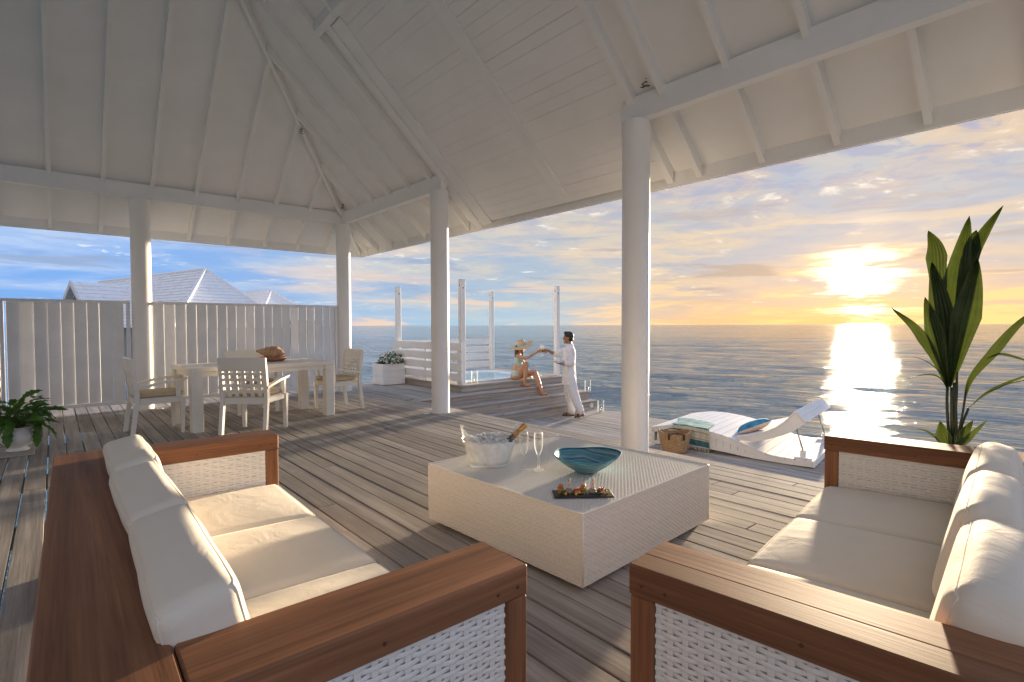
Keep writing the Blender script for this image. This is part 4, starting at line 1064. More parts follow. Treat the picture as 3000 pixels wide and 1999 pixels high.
# two empty flutes on the coffee table
def flute_mesh(name, s_=1.0):
    mb = MB(); mb.lathe([(r_*s_, z*s_) for r_, z in ((0, .0), (.030, .0), (.0335, .0015), (.030, .004), (.012, .008), (.0055, .016), (.0042, .04), (.0042, .075), (.006, .088), (.013, .100), (.0235, .130), (.0285, .165), (.0282, .205), (.0262, .234), (.0252, .2345), (.0245, .233), (.0268, .205), (.0270, .165), (.022, .131), (.0115, .103), (0, .094))], 32)
    return mb.mesh(name, MT['glass'], smooth=True)
fm = flute_mesh('bowl_and_stem')
for (x, y, lab) in ((2.215, 2.43, 'empty stemmed champagne flute standing next to the ice bucket'), (2.275, 2.36, 'empty stemmed champagne flute standing nearer the blue bowl')):
    t = thing('champagne_flute', lab, 'glass', (x, y, CTZ), group='empty flutes on the coffee table'); put('bowl_and_stem', fm, t)
# woven wire bowl
mb = MB()
def bowl(u, v):
    a = 2*math.pi*v
    if u < .5: q_ = u*2; side = 0
    else: q_ = 2-u*2; side = 1
    R0 = .062+ (.205+.012*math.cos(2*a+.6)+.006*math.cos(5*a))*q_**1.05 - .062*q_ if q_ > .0 else .062
    z = .012 + .098*q_**1.25 + .010*q_**3*math.cos(2*a+2.2)
    if side: z += .006; R0 -= .004*0
    return (R0*math.cos(a), R0*math.sin(a), z-.010)
def bowlp(u, v): return bowl(u, v)
mb.grid(bowlp, 48, 72)
o = thing('wire_bowl', 'wide flared bowl woven in swirling teal, blue and black wire', 'bowl', (2.475, 2.135, CTZ), R(20))
mb.build('bowl', MT['woven_wire'], o, smooth=True, weld=.0004)
mb = MB(); mb.tube([Vector(bowl(.5, k_/72))+Vector((0, 0, .003)) for k_ in range(73)], .0036, 6); mb.build('rim', MT['pillow_blue'], o, smooth=True)
MB().lathe([(0, .0035), (.060, .0035), (.068, .0), (.070, .003), (.066, .010), (0, .008)], 40).build('base', MT['woven_wire'], o, smooth=True)
# ------------------------------------------------------------------ slate of canapes
sa = R(-38.5)
SLC = Vector((2.115, 1.855)); SU = Vector((.775, -.632)); SV = Vector((.632, .775))
sl_ = thing('slate_board', 'dark rectangular slate serving board at the near corner of the coffee table', 'board', (SLC.x, SLC.y, CTZ), math.atan2(SU.y, SU.x))
mb = MB(); mb.box(-.158, .158, -.060, .060, 0, .008, .002)
for q_ in range(len(mb.v)):
    x, y, z = mb.v[q_]; mb.v[q_] = (x+.002*noise.noise((y*60, z*90, 1)), y+.002*noise.noise((x*50, z*90, 5)), z)
mb.build('slab', MT['slate'], sl_)
def onslate(a, b_): return (SLC.x+SU.x*a+SV.x*b_, SLC.y+SU.y*a+SV.y*b_, CTZ+.0085)
srz = math.atan2(SU.y, SU.x)
def slicebox(t, nm, m_, z0, z1, w, an_):
    MB().box(-w, w, -w*.85, w*.85, z0, z1, .0012, T=Matrix.Rotation(an_, 4, 'Z')).build(nm, MT[m_], t)
for (a, lab) in ((-.118, 'stacked vegetable skewer on a pick at the left end of the slate'), (.002, 'stacked vegetable skewer on a pick at the middle of the slate')):
    t = thing('vegetable_skewer', lab, 'canape', onslate(a, .0), srz, 'skewers on the slate')
    for k_, (nm, m_, z0, z1, w) in enumerate((('carrot_slice', 'carrot', 0, .010, .012), ('cucumber_slice', 'cucumber', .0105, .018, .0145), ('pepper_slice', 'carrot', .0185, .027, .014), ('cucumber_slice', 'cucumber', .0275, .036, .0145), ('ham_slice', 'tomato', .0365, .045, .016))):
        slicebox(t, nm, m_, z0, z1, w, k_*.35)
    MB().tube([(0, 0, .0455), (.002, .001, .088)], [.0013, .0008], 6).build('pick', MT['wood_pick'], t)
for (a, lab) in ((-.072, 'dark sesame roll topped with a prawn and leaf near the left of the slate'), (.055, 'dark sesame roll topped with a tall prawn tail right of the middle')):
    t = thing('sesame_roll', lab, 'canape', onslate(a, .006), srz, 'rolls on the slate')
    MB().lathe([(0, 0), (.017, 0), (.0185, .004), (.0185, .018), (.016, .021), (0, .021)], 18).build('roll', MT['roll_grey'], t, smooth=True)
    mb = MB(); mb.ell((0, 0, .033), (.010, .009, .014)); mb.tube([(0, 0, .04), (.003, .0, .058), (.006, .002, .078)], [.008, .006, .002], 8); mb.build('prawn', MT['prawn'], t, smooth=True)
    mb = MB(); mb.grid(lambda u, v: (.006+.012*(v-.5)*math.sin(math.pi*min(1, u+.05))-.008*u, .006, .022+.05*u), 6, 4); mb.build('leaf', MT['herb'], t, smooth=True)
for (a, lab) in ((-.030, 'toast square topped with diced red tomato left of the middle skewer'), (.100, 'toast square topped with diced red tomato near the right end of the slate')):
    t = thing('tomato_toast', lab, 'canape', onslate(a, .004), srz, 'toasts on the slate')
    MB().box(-.019, .019, -.015, .015, 0, .010, .002).build('toast', MT['toast'], t)
    mb = MB(); rk = random.Random(5)
    for i in range(16):
        T = Matrix.Translation((rk.uniform(-.014, .014), rk.uniform(-.010, .010), .0135+rk.uniform(0, .010))) @ Matrix.Rotation(rk.uniform(0, 3), 4, 'Z'); mb.box(-.0042, .0042, -.004, .004, -.0035, .0035, .001, T=T)
    mb.build('diced_tomato', MT['tomato'], t)
def herb(a, b_, lab, s_=1.0):
    t = thing('herb_sprig', lab, 'herb', onslate(a, b_), 0, 'herb sprigs on the slate'); mb = MB(); rk = random.Random(int((a+1)*999))
    for i in range(46):
        an_ = rk.uniform(0, 6.28); el = rk.uniform(.1, 1.5); r_ = .013*s_*rk.uniform(.4, 1); p = Vector((r_*math.cos(an_)*math.cos(el), r_*math.sin(an_)*math.cos(el), .003+r_*math.sin(el)*1.3)); w = .0035*s_
        d = Vector((rk.uniform(-1, 1), rk.uniform(-1, 1), rk.uniform(-.5, 1))).normalized(); e = d.orthogonal().normalized()
        mb.add([p-d*w, p+e*w*.7, p+d*w, p-e*w*.7], [(0, 1, 2, 3)])
    mb.build('leaflets', MT['herb'], t)
    MB().tube([(0, 0, 0), (.001, .001, .012)], .0012, 5).build('stem', MT['stalk'], t)
herb(-.112, -.030, 'curly green herb sprig in front of the left vegetable skewer'); herb(-.052, -.012, 'curly green herb sprig just left of the first tomato toast', .9)
herb(.008, -.030, 'curly green herb sprig in front of the middle vegetable skewer'); herb(.080, -.018, 'large curly green herb sprig left of the right tomato toast', 1.25); herb(.126, .012, 'small curly green herb sprig at the right end of the slate', .8)
for (a, b_, lab) in ((-.096, -.030, 'yellow fruit cube near the left skewer on the slate'), (-.040, -.032, 'yellow fruit cube in front of the left tomato toast'), (.132, -.014, 'yellow fruit cube at the right end of the slate')):
    o = MB().box(-.0065, .0065, -.0065, .0065, 0, .012, .0016).build('fruit_cube', MT['mango']); o.location = onslate(a, b_); o.rotation_euler = (0, 0, a*20); tag(o, lab, 'fruit', 'fruit cubes on the slate')

# ------------------------------------------------------------------ glass hurricane lamps on the steps
for (x, y, z, lab) in ((6.36, 8.44, PZ, 'clear glass hurricane candle holder at the front edge of the hot tub platform'), (8.80, 8.06, 0.0, 'clear glass hurricane candle holder on the top tread behind the man'),
                       (8.90, 7.66, -.36+.19, 'clear glass hurricane candle holder on the middle tread right of the man'), (8.74, 7.16, ZL, 'clear glass hurricane candle holder on the lower deck right of the man')):
    t = thing('hurricane_glass', lab, 'candle holder', (x, y, z+.001), group='glass candle holders on the steps')
    MB().lathe([(0, 0), (.064, 0), (.066, .004), (.066, .245), (.0635, .245), (.0635, .008), (0, .008)], 28).build('cylinder', MT['glass'], t, smooth=True, autosmooth=50)
    mb = MB(); rk = random.Random(int(x*100))
    for i in range(7): mb.ell((rk.uniform(-.03, .03), rk.uniform(-.03, .03), .02+.011*i), .012+rk.uniform(0, .003), 8, 6)
    mb.build('silver_balls', MT['steel'], t, smooth=True)
    MB().lathe([(.02, .0085), (.02, .05), (0, .052)], 14).build('candle', MT['petal'], t, smooth=True)

# ================================================================== PLANTS
def strip_leaf(pts, widths, fold=.35, pleat=0.0, nv=8, twist=0.0, side=Vector((0, 1, 0))):
    """leaf blade along pts with half-widths, V fold towards side, optional pleats"""
    pts = [Vector(p) for p in pts]; mb = MB(); n_ = len(pts); rows = []
    for i, p in enumerate(pts):
        d = (pts[min(i+1, n_-1)]-pts[max(i-1, 0)]).normalized(); s_ = side - d*side.dot(d)
        s_ = s_.normalized() if s_.length > 1e-4 else d.orthogonal().normalized(); w_ = d.cross(s_)
        w2 = math.cos(twist)*w_ + math.sin(twist)*s_; s2 = -math.sin(twist)*w_ + math.cos(twist)*s_
        row = []
        for j in range(nv+1):
            e = (j/nv-.5)*2; pz = pleat*(1 if j % 2 else -1)*(1-abs(e)**3)
            row.append(p + w2*e*widths[i] - s2*(abs(e)*widths[i]*fold) + s2*pz)
        rows.append(row)
    mb.add([q_ for r_ in rows for q_ in r_], [(i*(nv+1)+j, i*(nv+1)+j+1, (i+1)*(nv+1)+j+1, (i+1)*(nv+1)+j) for i in range(n_-1) for j in range(nv)])
    return mb
def spline(ctrl, n_):
    out = []; c_ = [Vector(p) for p in ctrl]; c_ = [c_[0]*2-c_[1]] + c_ + [c_[-1]*2-c_[-2]]; m_ = len(c_)-3
    for i in range(n_+1):
        t_ = i/n_*m_; k2 = min(int(t_), m_-1); t_ -= k2; p0, p1_, p2_, p3 = c_[k2:k2+4]
        out.append(.5*((2*p1_)+(-p0+p2_)*t_+(2*p0-5*p1_+4*p2_-p3)*t_*t_+(-p0+3*p1_-3*p2_+p3)*t_**3))
    return out
# young palm behind the right sofa (x = picture right, y = away, z = up)
pa = thing('young_palm', 'tall young palm with broad pleated leaves against the sunset at right', 'palm', (4.30, .655, 0), -R(81.34))
LV = [ # control points (x,y,z), max half width, where the width peaks
    ([(-.035, 0, .90), (-.03, .0, 1.25), (-.005, 0, 1.6), (.043, .0, 1.971)], .083, .55, 0.0),
    ([(-.04, .03, .95), (-.085, .04, 1.35), (-.105, .05, 1.65), (-.118, .05, 1.80), (-.158, .03, 1.907)], .058, .62, .2),
    ([(-.02, .05, 1.0), (.02, .06, 1.4), (.045, .07, 1.7), (.06, .07, 1.82), (.078, .06, 1.888)], .048, .6, -.2),
    ([(-.025, .02, 1.0), (.005, .03, 1.4), (.045, .04, 1.70), (.115, .05, 1.87), (.199, .06, 2.023)], .046, .50, -.15),
    ([(-.04, -.04, .90), (-.06, -.05, 1.2), (-.095, -.05, 1.48), (-.134, -.05, 1.696)], .068, .5, .15),
    ([(-.03, -.03, .90), (.01, -.05, 1.2), (.055, -.06, 1.48), (.084, -.05, 1.702)], .076, .5, -.15),
    ([(-.04, -.07, .90), (-.075, -.09, 1.10), (-.118, -.10, 1.30), (-.163, -.10, 1.471)], .052, .6, .25),
    ([(-.04, -.05, .88), (-.10, -.08, 1.08), (-.20, -.10, 1.27), (-.335, -.10, 1.407)], .040, .55, .5),
    ([(.035, .0, .80), (.065, .0, .96), (.155, -.02, 1.12), (.27, -.02, 1.30), (.42, -.02, 1.45)], .038, .55, -.6),
    ([(.135, -.01, 1.085), (.20, -.02, 1.122), (.29, -.03, 1.095), (.42, -.04, 1.03)], .020, .4, -.9),
    ([(.06, .02, .77), (.135, .0, .872), (.24, -.02, .955), (.42, -.04, 1.05)], .020, .5, -.8),
    ([(.135, .0, .872), (.24, .02, .94), (.42, .05, .99)], .012, .5, -.9),
    ([(-.045, .0, .90), (-.09, -.02, .965), (-.16, -.04, .975), (-.262, -.05, .932)], .011, .4, .8),
    ([(-.045, .02, .92), (-.09, .03, 1.00), (-.16, .04, 1.06), (-.235, .05, 1.085)], .008, .4, .8),
    ([(-.03, -.02, .50), (-.055, -.03, .58), (-.075, -.04, .68)], .045, .5, .1),
    ([(-.0, -.02, .48), (.05, -.03, .58), (.146, -.04, .712)], .026, .5, -.5),
    ([(.0, -.03, .48), (.03, -.05, .60), (.08, -.06, .706)], .036, .5, -.3),
    ([(-.04, .0, .48), (-.09, -.02, .565), (-.15, -.03, .612), (-.226, -.04, .614)], .014, .5, .7)]
for ctrl, hw, pk, tws in LV:
    n_ = 26; pts = spline(ctrl, n_)
    wd3 = []
    for i in range(n_+1):
        u = i/n_; w = (u/pk)**.75 if u < pk else max(0.0, (1-u)/(1-pk))**.72; wd3.append(hw*max(w, .05 if u < .9 else .01))
    ml = strip_leaf(pts, wd3, .30, .0035 if hw > .03 else .0008, 12 if hw > .03 else 6, tws*1.2)
    ml.build('leaf', MT['leaf_palm'], pa, smooth=False)
for ctrl, r_ in (([(-.02, 0, .25), (-.03, 0, .55), (-.045, 0, .80), (-.04, 0, 1.0)], .008), ([(-.01, .01, .25), (-.015, .01, .6), (-.02, 0, .90)], .012), ([(0, -.01, .25), (.005, -.01, .6), (-.012, 0, .93)], .008), ([(.0, .0, .3), (.015, .0, .6), (.03, 0, .72), (.045, 0, .86)], .006), ([(.01, 0, .3), (.025, .01, .62), (.06, .02, .77)], .007), ([(-.02, 0, .4), (.0, 0, .8), (.0, 0, 1.0)], .007)):
    mb = MB(); mb.tube(spline(ctrl, 10), r_, 7); mb.build('stem', MT['stem_palm'], pa, smooth=True)
pb = thing('planter_box', 'long plain white planter box behind the right sofa, at the right edge', 'planter', (4.46, .12, 0))
for x0, x1, y0, y1 in ((4.10, 4.62, -.85, -.83), (4.10, 4.62, .86, .88), (4.10, 4.12, -.829, .859), (4.60, 4.62, -.829, .859)):
    MB().box(x0, x1, y0, y1, 0.004, .46, .003).build('side', MT['planter_white'], pb, world=True)
MB().box(4.13, 4.59, -.82, .85, .25, .40).build('soil', MT['soil'], pb, world=True)

# potted philodendron at the left
pp = thing('potted_plant', 'bushy green plant with long wavy leaves in a white pot at left', 'plant', (-.30, 7.42, .02))
MB().lathe([(0, .0), (.085, .0), (.095, .008), (.092, .02), (.076, .035), (.08, .045), (.125, .09), (.143, .135), (.138, .175), (.12, .205), (.118, .225), (.135, .245), (.130, .250), (.112, .232), (.0, .225)], 40).build('pot', MT['ceramic'], pp, smooth=True, autosmooth=60)
mb = MB()
for j in range(26):
    a = 2*math.pi*j/26; mb.ell((.132*math.cos(a), .132*math.sin(a), .243), (.016, .016, .008), 8, 5)
mb.build('scalloped_rim', MT['ceramic'], pp, smooth=True)
MB().lathe([(0, .228), (.112, .2285)], 24).build('soil', MT['soil'], pp)
def philo(seed):
    rk = random.Random(seed); mb = MB(); n_, nv = 14, 6; V = []
    for i in range(n_+1):
        u = i/n_; w = .034*(math.sin(math.pi*min(1, u*1.02+.02))**.6)*(1+.14*math.cos(u*26+seed)); bend = -.06*u*u
        for j in range(nv+1):
            e = (j/nv-.5)*2; V.append((w*e, .165*u, bend + .014*abs(e)*w/.034 + .005*math.sin(u*26+seed)*abs(e)))
    mb.add(V, [(i*(nv+1)+j, i*(nv+1)+j+1, (i+1)*(nv+1)+j+1, (i+1)*(nv+1)+j) for i in range(n_) for j in range(nv)])
    return mb.mesh('leaf', MT['leaf_pot'], smooth=True)
pm_ = [philo(s_) for s_ in (1, 4, 9)]
rp = random.Random(21)
for i in range(74):
    az = rp.uniform(0, 2*math.pi); el = rp.choice((rp.uniform(5, 40), rp.uniform(25, 80))); L = rp.uniform(.12, .30)*(1.12 if el > 50 else .9)
    d = Vector((math.cos(az)*math.cos(R(el)), math.sin(az)*math.cos(R(el)), math.sin(R(el))))
    b0 = Vector((rp.uniform(-.05, .05), rp.uniform(-.05, .05), .23)); tip = b0 + d*L + Vector((0, 0, .02))
    mid = b0 + d*L*.5 + Vector((0, 0, .05))
    mb = MB(); mb.tube(spline([b0, mid, tip], 5), [.0042, .004, .0036, .0034, .003, .003], 5); mb.build('stalk', MT['stalk'], pp, smooth=True)
    o = put('leaf', pm_[i % 3], pp); s_ = rp.uniform(.75, 1.2)
    droop = rp.uniform(-55, 30) if el < 50 else rp.uniform(0, 75)
    o.location = tip; o.rotation_euler = (R(droop), R(rp.uniform(-35, 35)), az - math.pi/2 + rp.uniform(-.5, .5)); o.scale = (s_*1.12, s_, s_)
for (tip, rot) in (((.20, -.02, .245), (R(-38), 0, R(-105))), ((.14, -.06, .22), (R(-72), 0, R(-150))), ((-.06, -.12, .25), (R(-60), 0, R(170)))):
    mb = MB(); mb.tube(spline([(0, 0, .23), (tip[0]*.5, tip[1]*.5, tip[2]+.04), tip], 6), .0035, 5); mb.build('stalk', MT['stalk'], pp, smooth=True)
    o = put('leaf', pm_[0], pp); o.location = tip; o.rotation_euler = rot; o.scale = (1.25, 1.15, 1.1)
o = MB().box(-.62, -.17, 7.17, 7.72, .0025, .018, .003).build('pot_board', MT['concrete_light']); tag(o, 'thin pale square board lying under the white plant pot', 'board')

# white flower planter by the hot tub
fp_ = thing('flower_planter', 'square white three tier planter box overflowing with white flowers', 'planter', (5.60, 10.60, 0), R(-2))
hw = .265
for k_ in range(3): MB().box(-hw, hw, -hw, hw, .018+.150*k_, .160+.150*k_, .006).build('tier', MT['planter_white'], fp_)
for k_ in range(3): MB().box(-hw+.012, hw-.012, -hw+.012, hw-.012, .006+.150*k_, .0175+.150*k_).build('joint', MT['planter_white'], fp_)
MB().box(-hw+.03, hw-.03, -hw+.03, hw-.03, .469, .476).build('soil', MT['soil'], fp_)
mbL, mbF, mbP = MB(), MB(), MB(); rf = random.Random(8)
for i in range(620):
    az = rf.uniform(0, 6.283); el = math.asin(rf.uniform(-.25, 1)); r_ = rf.uniform(.45, 1.0)**.5
    p = Vector((.30*math.cos(az)*math.cos(el)*r_, .30*math.sin(az)*math.cos(el)*r_, .50+.21*math.sin(el)*r_)) + Vector((.05, -.05, 0))
    if p.z < .485 and abs(p.x) < hw and abs(p.y) < hw: p.z = .49
    d = Vector((rf.uniform(-1, 1), rf.uniform(-1, 1), rf.uniform(-.6, 1))).normalized(); e = d.orthogonal().normalized(); g_ = d.cross(e)
    w = rf.uniform(.016, .028)
    mbL.add([p-d*w, p+e*w*.5+g_*w*.15, p+d*w, p-e*w*.5+g_*w*.15], [(0, 1, 2, 3)])
for i in range(210):
    az = rf.uniform(0, 6.283); el = math.asin(rf.uniform(-.3, 1)); c_ = Vector((.315*math.cos(az)*math.cos(el), .315*math.sin(az)*math.cos(el), .505+.225*math.sin(el))) + Vector((.05, -.05, 0))
    if c_.z < .485 and abs(c_.x) < hw and abs(c_.y) < hw: continue
    nrm = Vector((math.cos(az), math.sin(az), .6)).normalized(); e = nrm.orthogonal().normalized(); g_ = nrm.cross(e); tgt = mbP if (rf.random() < .10) else mbF
    for k_ in range(4):
        a = k_*1.571+rf.uniform(-.3, .3); q_ = math.cos(a)*e+math.sin(a)*g_; s_ = -math.sin(a)*e+math.cos(a)*g_; w = .017
        tgt.add([c_, c_+q_*w*.6+s_*w*.5+nrm*.004, c_+q_*w*1.1, c_+q_*w*.6-s_*w*.5+nrm*.004], [(0, 1, 2, 3)])
mbL.build('foliage', MT['leaf_small'], fp_, kind='stuff'); mbF.build('white_flowers', MT['petal'], fp_, kind='stuff'); mbP.build('pink_flowers', MT['petal_pink'], fp_, kind='stuff')
for i in range(8):
    a = i*.785; MB().tube([(.03*math.cos(a), .03*math.sin(a), .474), (.16*math.cos(a)+.04, .16*math.sin(a)-.04, .62)], .006, 5).build('stem', MT['stalk'], fp_)
# ================================================================== PEOPLE
def solid(name, mb, mat, parent, voxel=.008, sm=3, fold=0.0):
    """fuse the pieces of mb into one continuous skin"""
    me = mb.mesh(name+'_raw', mat); o = bpy.data.objects.new(name+'_raw', me); COL.objects.link(o)
    r_ = o.modifiers.new('r', 'REMESH'); r_.mode = 'VOXEL'; r_.voxel_size = voxel; r_.use_smooth_shade = True
    s_ = o.modifiers.new('s', 'SMOOTH'); s_.factor = .5; s_.iterations = sm
    bpy.context.view_layer.update()
    m2 = bpy.data.meshes.new_from_object(o.evaluated_get(bpy.context.evaluated_depsgraph_get()))
    bpy.data.objects.remove(o); m2.name = name; m2.materials.clear(); m2.materials.append(mat)
    m2.polygons.foreach_set('use_smooth', [True]*len(m2.polygons))
    if fold:
        nr_ = [v_.normal.copy() for v_ in m2.vertices]
        for v_, q_ in zip(m2.vertices, nr_):
            c_ = v_.co; w_ = noise.noise(Vector((c_.x*13+c_.z*5, c_.y*13, c_.z*4)))+.6*noise.noise(Vector((c_.x*22, c_.y*22+c_.z*9, c_.z*11+3)))
            v_.co = c_ + q_*(w_*fold+abs(fold)*.3)
    return put(name, m2, parent)
def limb(mb, pts, rads, n_=14):
    P = spline(pts, 4*(len(pts)-1)); rr_ = []
    for i in range(len(P)):
        t_ = i/4; k_ = min(int(t_), len(rads)-2); rr_.append(rads[k_]+(rads[k_+1]-rads[k_])*(t_-k_))
    mb.tube(P, rr_, n_)
    for p, r_ in ((pts[0], rads[0]), (pts[-1], rads[-1])): mb.ell(p, r_, 12, 8)
def torso(mb, rings, n_=22):
    """rings: (centre xyz, half depth x, half width y, tilt)"""
    V = []
    for (c_, hx, hy) in rings:
        for j in range(n_):
            a = 2*math.pi*j/n_; V.append(Vector(c_)+Vector((hx*math.cos(a), hy*math.sin(a), 0)))
    F = [(i*n_+j, i*n_+(j+1) % n_, (i+1)*n_+(j+1) % n_, (i+1)*n_+j) for i in range(len(rings)-1) for j in range(n_)]
    F += [tuple(reversed(range(n_))), tuple(range((len(rings)-1)*n_, len(rings)*n_))]; mb.add(V, F)
def hand(mb, wrist, fd, pn, s_=1.0, curl=(.9, .9, .95, 1.0), thumb=1.0):
    """palm and five bent fingers: fd = finger direction, pn = palm normal (fingers curl towards pn)"""
    fd, pn = Vector(fd).normalized(), Vector(pn).normalized(); pn = (pn-fd*pn.dot(fd)).normalized(); sd = fd.cross(pn); w = Vector(wrist)
    T = Matrix((fd, sd, pn)).transposed(); mb.ell(w+fd*.045*s_, (.052*s_, .040*s_, .017*s_), 12, 8, T=T)
    for k_, (o_, L) in enumerate(((-.030, .070), (-.010, .078), (.010, .073), (.029, .058))):
        p = w+fd*.080*s_+sd*o_*s_; d = fd; pts = [p-fd*.02*s_, p]
        for q_ in range(3):
            c_ = curl[k_]*.75; d = (d*math.cos(c_)+(pn)*math.sin(c_)).normalized() if q_ else (fd*math.cos(c_*.7)+pn*math.sin(c_*.7)).normalized()
            p = p + d*L*s_*(.42, .33, .25)[q_]; pts.append(p)
        mb.tube(pts, [.0095*s_, .0095*s_, .009*s_, .0085*s_, .0075*s_], 8); mb.ell(pts[-1], .0075*s_, 8, 6)
    b0 = w+fd*.022*s_-sd*.026*s_*thumb; t1 = b0+(fd*.6-sd*.7*thumb+pn*.3).normalized()*.038*s_; t2 = t1+(fd*.7+pn*.75-sd*.1*thumb).normalized()*.030*s_
    mb.tube([b0, t1, t2], [.012*s_, .0105*s_, .0085*s_], 8); mb.ell(t2, .0085*s_, 8, 6)
def head(mb, c_, fd, s_=1.0):
    """skull, jaw, nose, brow, lips and ears; fd = horizontal facing direction"""
    fd = Vector(fd).normalized(); sd = Vector((0, 0, 1)).cross(fd); c_ = Vector(c_); T = Matrix((fd, sd, Vector((0, 0, 1)))).transposed()
    mb.ell(c_+Vector((0, 0, .018))*s_-fd*.008*s_, (.096*s_, .076*s_, .098*s_), 20, 14, T=T); mb.ell(c_+fd*.028*s_-Vector((0, 0, .058))*s_, (.062*s_, .055*s_, .060*s_), 16, 10, T=T)
    mb.ell(c_+fd*.070*s_-Vector((0, 0, .100))*s_, (.020*s_, .024*s_, .017*s_), 10, 8, T=T)
    mb.tube([c_+fd*.082*s_+Vector((0, 0, .012))*s_, c_+fd*.104*s_-Vector((0, 0, .022))*s_, c_+fd*.088*s_-Vector((0, 0, .036))*s_], [.010*s_, .013*s_, .012*s_], 8)
    mb.ell(c_+fd*.082*s_+Vector((0, 0, .022))*s_, (.012*s_, .050*s_, .009*s_), 10, 6, T=T); mb.ell(c_+fd*.084*s_-Vector((0, 0, .062))*s_, (.012*s_, .024*s_, .008*s_), 10, 6, T=T)
    for q_ in (-1, 1): mb.ell(c_-fd*.004*s_+sd*q_*.076*s_-Vector((0, 0, .012))*s_, (.018*s_, .009*s_, .030*s_), 10, 8, T=T)
def face_bits(parent, c_, fd, s_, hairmat):
    fd = Vector(fd).normalized(); sd = Vector((0, 0, 1)).cross(fd); c_ = Vector(c_); T = Matrix((fd, sd, Vector((0, 0, 1)))).transposed()
    for q_ in (-1, 1):
        mb = MB(); mb.ell(c_+fd*.083*s_+sd*q_*.032*s_+Vector((0, 0, .004))*s_, (.007*s_, .012*s_, .006*s_), 10, 6, T=T); mb.build('eye', MT['lettering_ink'], parent, smooth=True)
        mb = MB(); mb.tube([c_+fd*.088*s_+sd*q_*.012*s_+Vector((0, 0, .026))*s_, c_+fd*.084*s_+sd*q_*.048*s_+Vector((0, 0, .028))*s_], .0045*s_, 6); mb.build('eyebrow', hairmat, parent, smooth=True)

# --------------------------------------------------------------- standing man (x = picture right, y = away, z = up; he faces left)
man = thing('person', 'standing man in white tunic and trousers offering a glass, holding a tray', 'person', (7.85, 7.15, ZL), -R(47.67), group='people on the steps')
sk, ln = MT['skin_man'], MT['linen']
H0 = Vector((-.092, .02, 1.592)); FD = Vector((-1, .12, 0))
Wl, Wr = Vector((-.20, -.13, 1.075)), Vector((-.52, .315, 1.325))
mb = MB(); head(mb, H0, FD, 1.0)
limb(mb, [(-.078, .02, 1.53), (-.06, .02, 1.43), (-.055, .02, 1.38)], [.053, .056, .07])
torso(mb, [((-.075, .02, .74), .09, .145), ((-.075, .02, .90), .10, .155), ((-.08, .02, 1.05), .098, .145), ((-.075, .02, 1.22), .105, .165), ((-.065, .02, 1.34), .092, .185), ((-.06, .02, 1.42), .06, .10)])
limb(mb, [(-.045, -.165, 1.36), (-.035, -.20, 1.10), Wl], [.052, .042, .027]); hand(mb, Wl, (-1, .12, .10), (0, .25, 1), .95, (.25, .22, .25, .3), -1)
limb(mb, [(-.085, .20, 1.36), (-.32, .29, 1.245), Wr], [.052, .042, .027]); hand(mb, Wr, (-1, .05, -.15), (0, -1, .1), .95, (.75, .8, .85, .9), 1)
limb(mb, [(-.06, -.075, .80), (.02, -.09, .42), (.165, -.10, .11)], [.085, .058, .040]); limb(mb, [(-.07, .11, .80), (-.075, .12, .45), (-.03, .13, .09)], [.085, .058, .040])
def foot(mb, ank, toe, r_=.033):
    ank, toe = Vector(ank), Vector(toe); d = (toe-ank); limb(mb, [ank, ank+d*.35+Vector((0, 0, -.035)), toe-d*.22+Vector((0, 0, .006))], [.042, .040, .034], 12)
    f2 = Vector((d.x, d.y, 0)).normalized(); sd = Vector((-f2.y, f2.x, 0))
    mb.ell(ank - f2*.025+Vector((0, 0, -.045)), (.036, .034, .034), 10, 8)
    for k_, o_ in enumerate((-.028, -.012, .002, .015, .027)):
        q_ = toe+sd*o_-f2*(.012+.006*k_); mb.tube([q_-f2*.05+Vector((0, 0, .010)), q_-f2*.01+Vector((0, 0, .006)), q_], [.012-.001*k_, .011-.001*k_, .008], 8)
foot(mb, (-.03, .13, .085), (-.20, .145, .022)); foot(mb, (.175, -.10, .105), (.035, -.09, .022))
solid('body', mb, sk, man, .0075, 2)
hr = MB(); T = Matrix((FD.normalized(), Vector((0, 0, 1)).cross(FD.normalized()), Vector((0, 0, 1)))).transposed()
hr.ell(H0-FD.normalized()*.016+Vector((0, 0, .038)), (.098, .082, .092), 20, 14, T=T); hr.ell(H0-FD.normalized()*.045-Vector((0, 0, .012)), (.062, .078, .072), 16, 10, T=T); hr.ell(H0+FD.normalized()*.045+Vector((0, 0, .10)), (.046, .062, .032), 14, 8, T=T)
solid('hair', hr, MT['hair'], man, .007, 2); face_bits(man, H0, FD, 1.0, MT['hair'])
mb = MB()
torso(mb, [((-.070, .02, .655), .142, .205), ((-.070, .02, .74), .142, .200), ((-.070, .02, .87), .138, .190), ((-.078, .02, 1.02), .130, .178), ((-.074, .02, 1.20), .128, .190), ((-.064, .02, 1.34), .112, .198), ((-.060, .02, 1.41), .078, .12), ((-.068, .02, 1.468), .064, .068)])
limb(mb, [(-.045, -.17, 1.35), (-.030, -.205, 1.10)], [.078, .070]); limb(mb, [(-.030, -.205, 1.10), (-.105, -.175, 1.085)], [.066, .058])
limb(mb, [(-.085, .20, 1.35), (-.20, .25, 1.30), (-.34, .295, 1.243)], [.078, .068, .060])
solid('tunic', mb, ln, man, .008, 2, .011)
mb = MB(); mb.tube([(-.066+.066*math.cos(a), .02+.070*math.sin(a), 1.462+.006*math.cos(a)) for a in [i*.3927 for i in range(17)]], .010, 6); mb.build('collar', ln, man, smooth=True)
for x_ in (-.36,): 
    mb = MB(); mb.tube([(-.325, .289, 1.249), (-.352, .299, 1.241)], [.064, .060], 14); mb.build('cuff', ln, man, smooth=True)
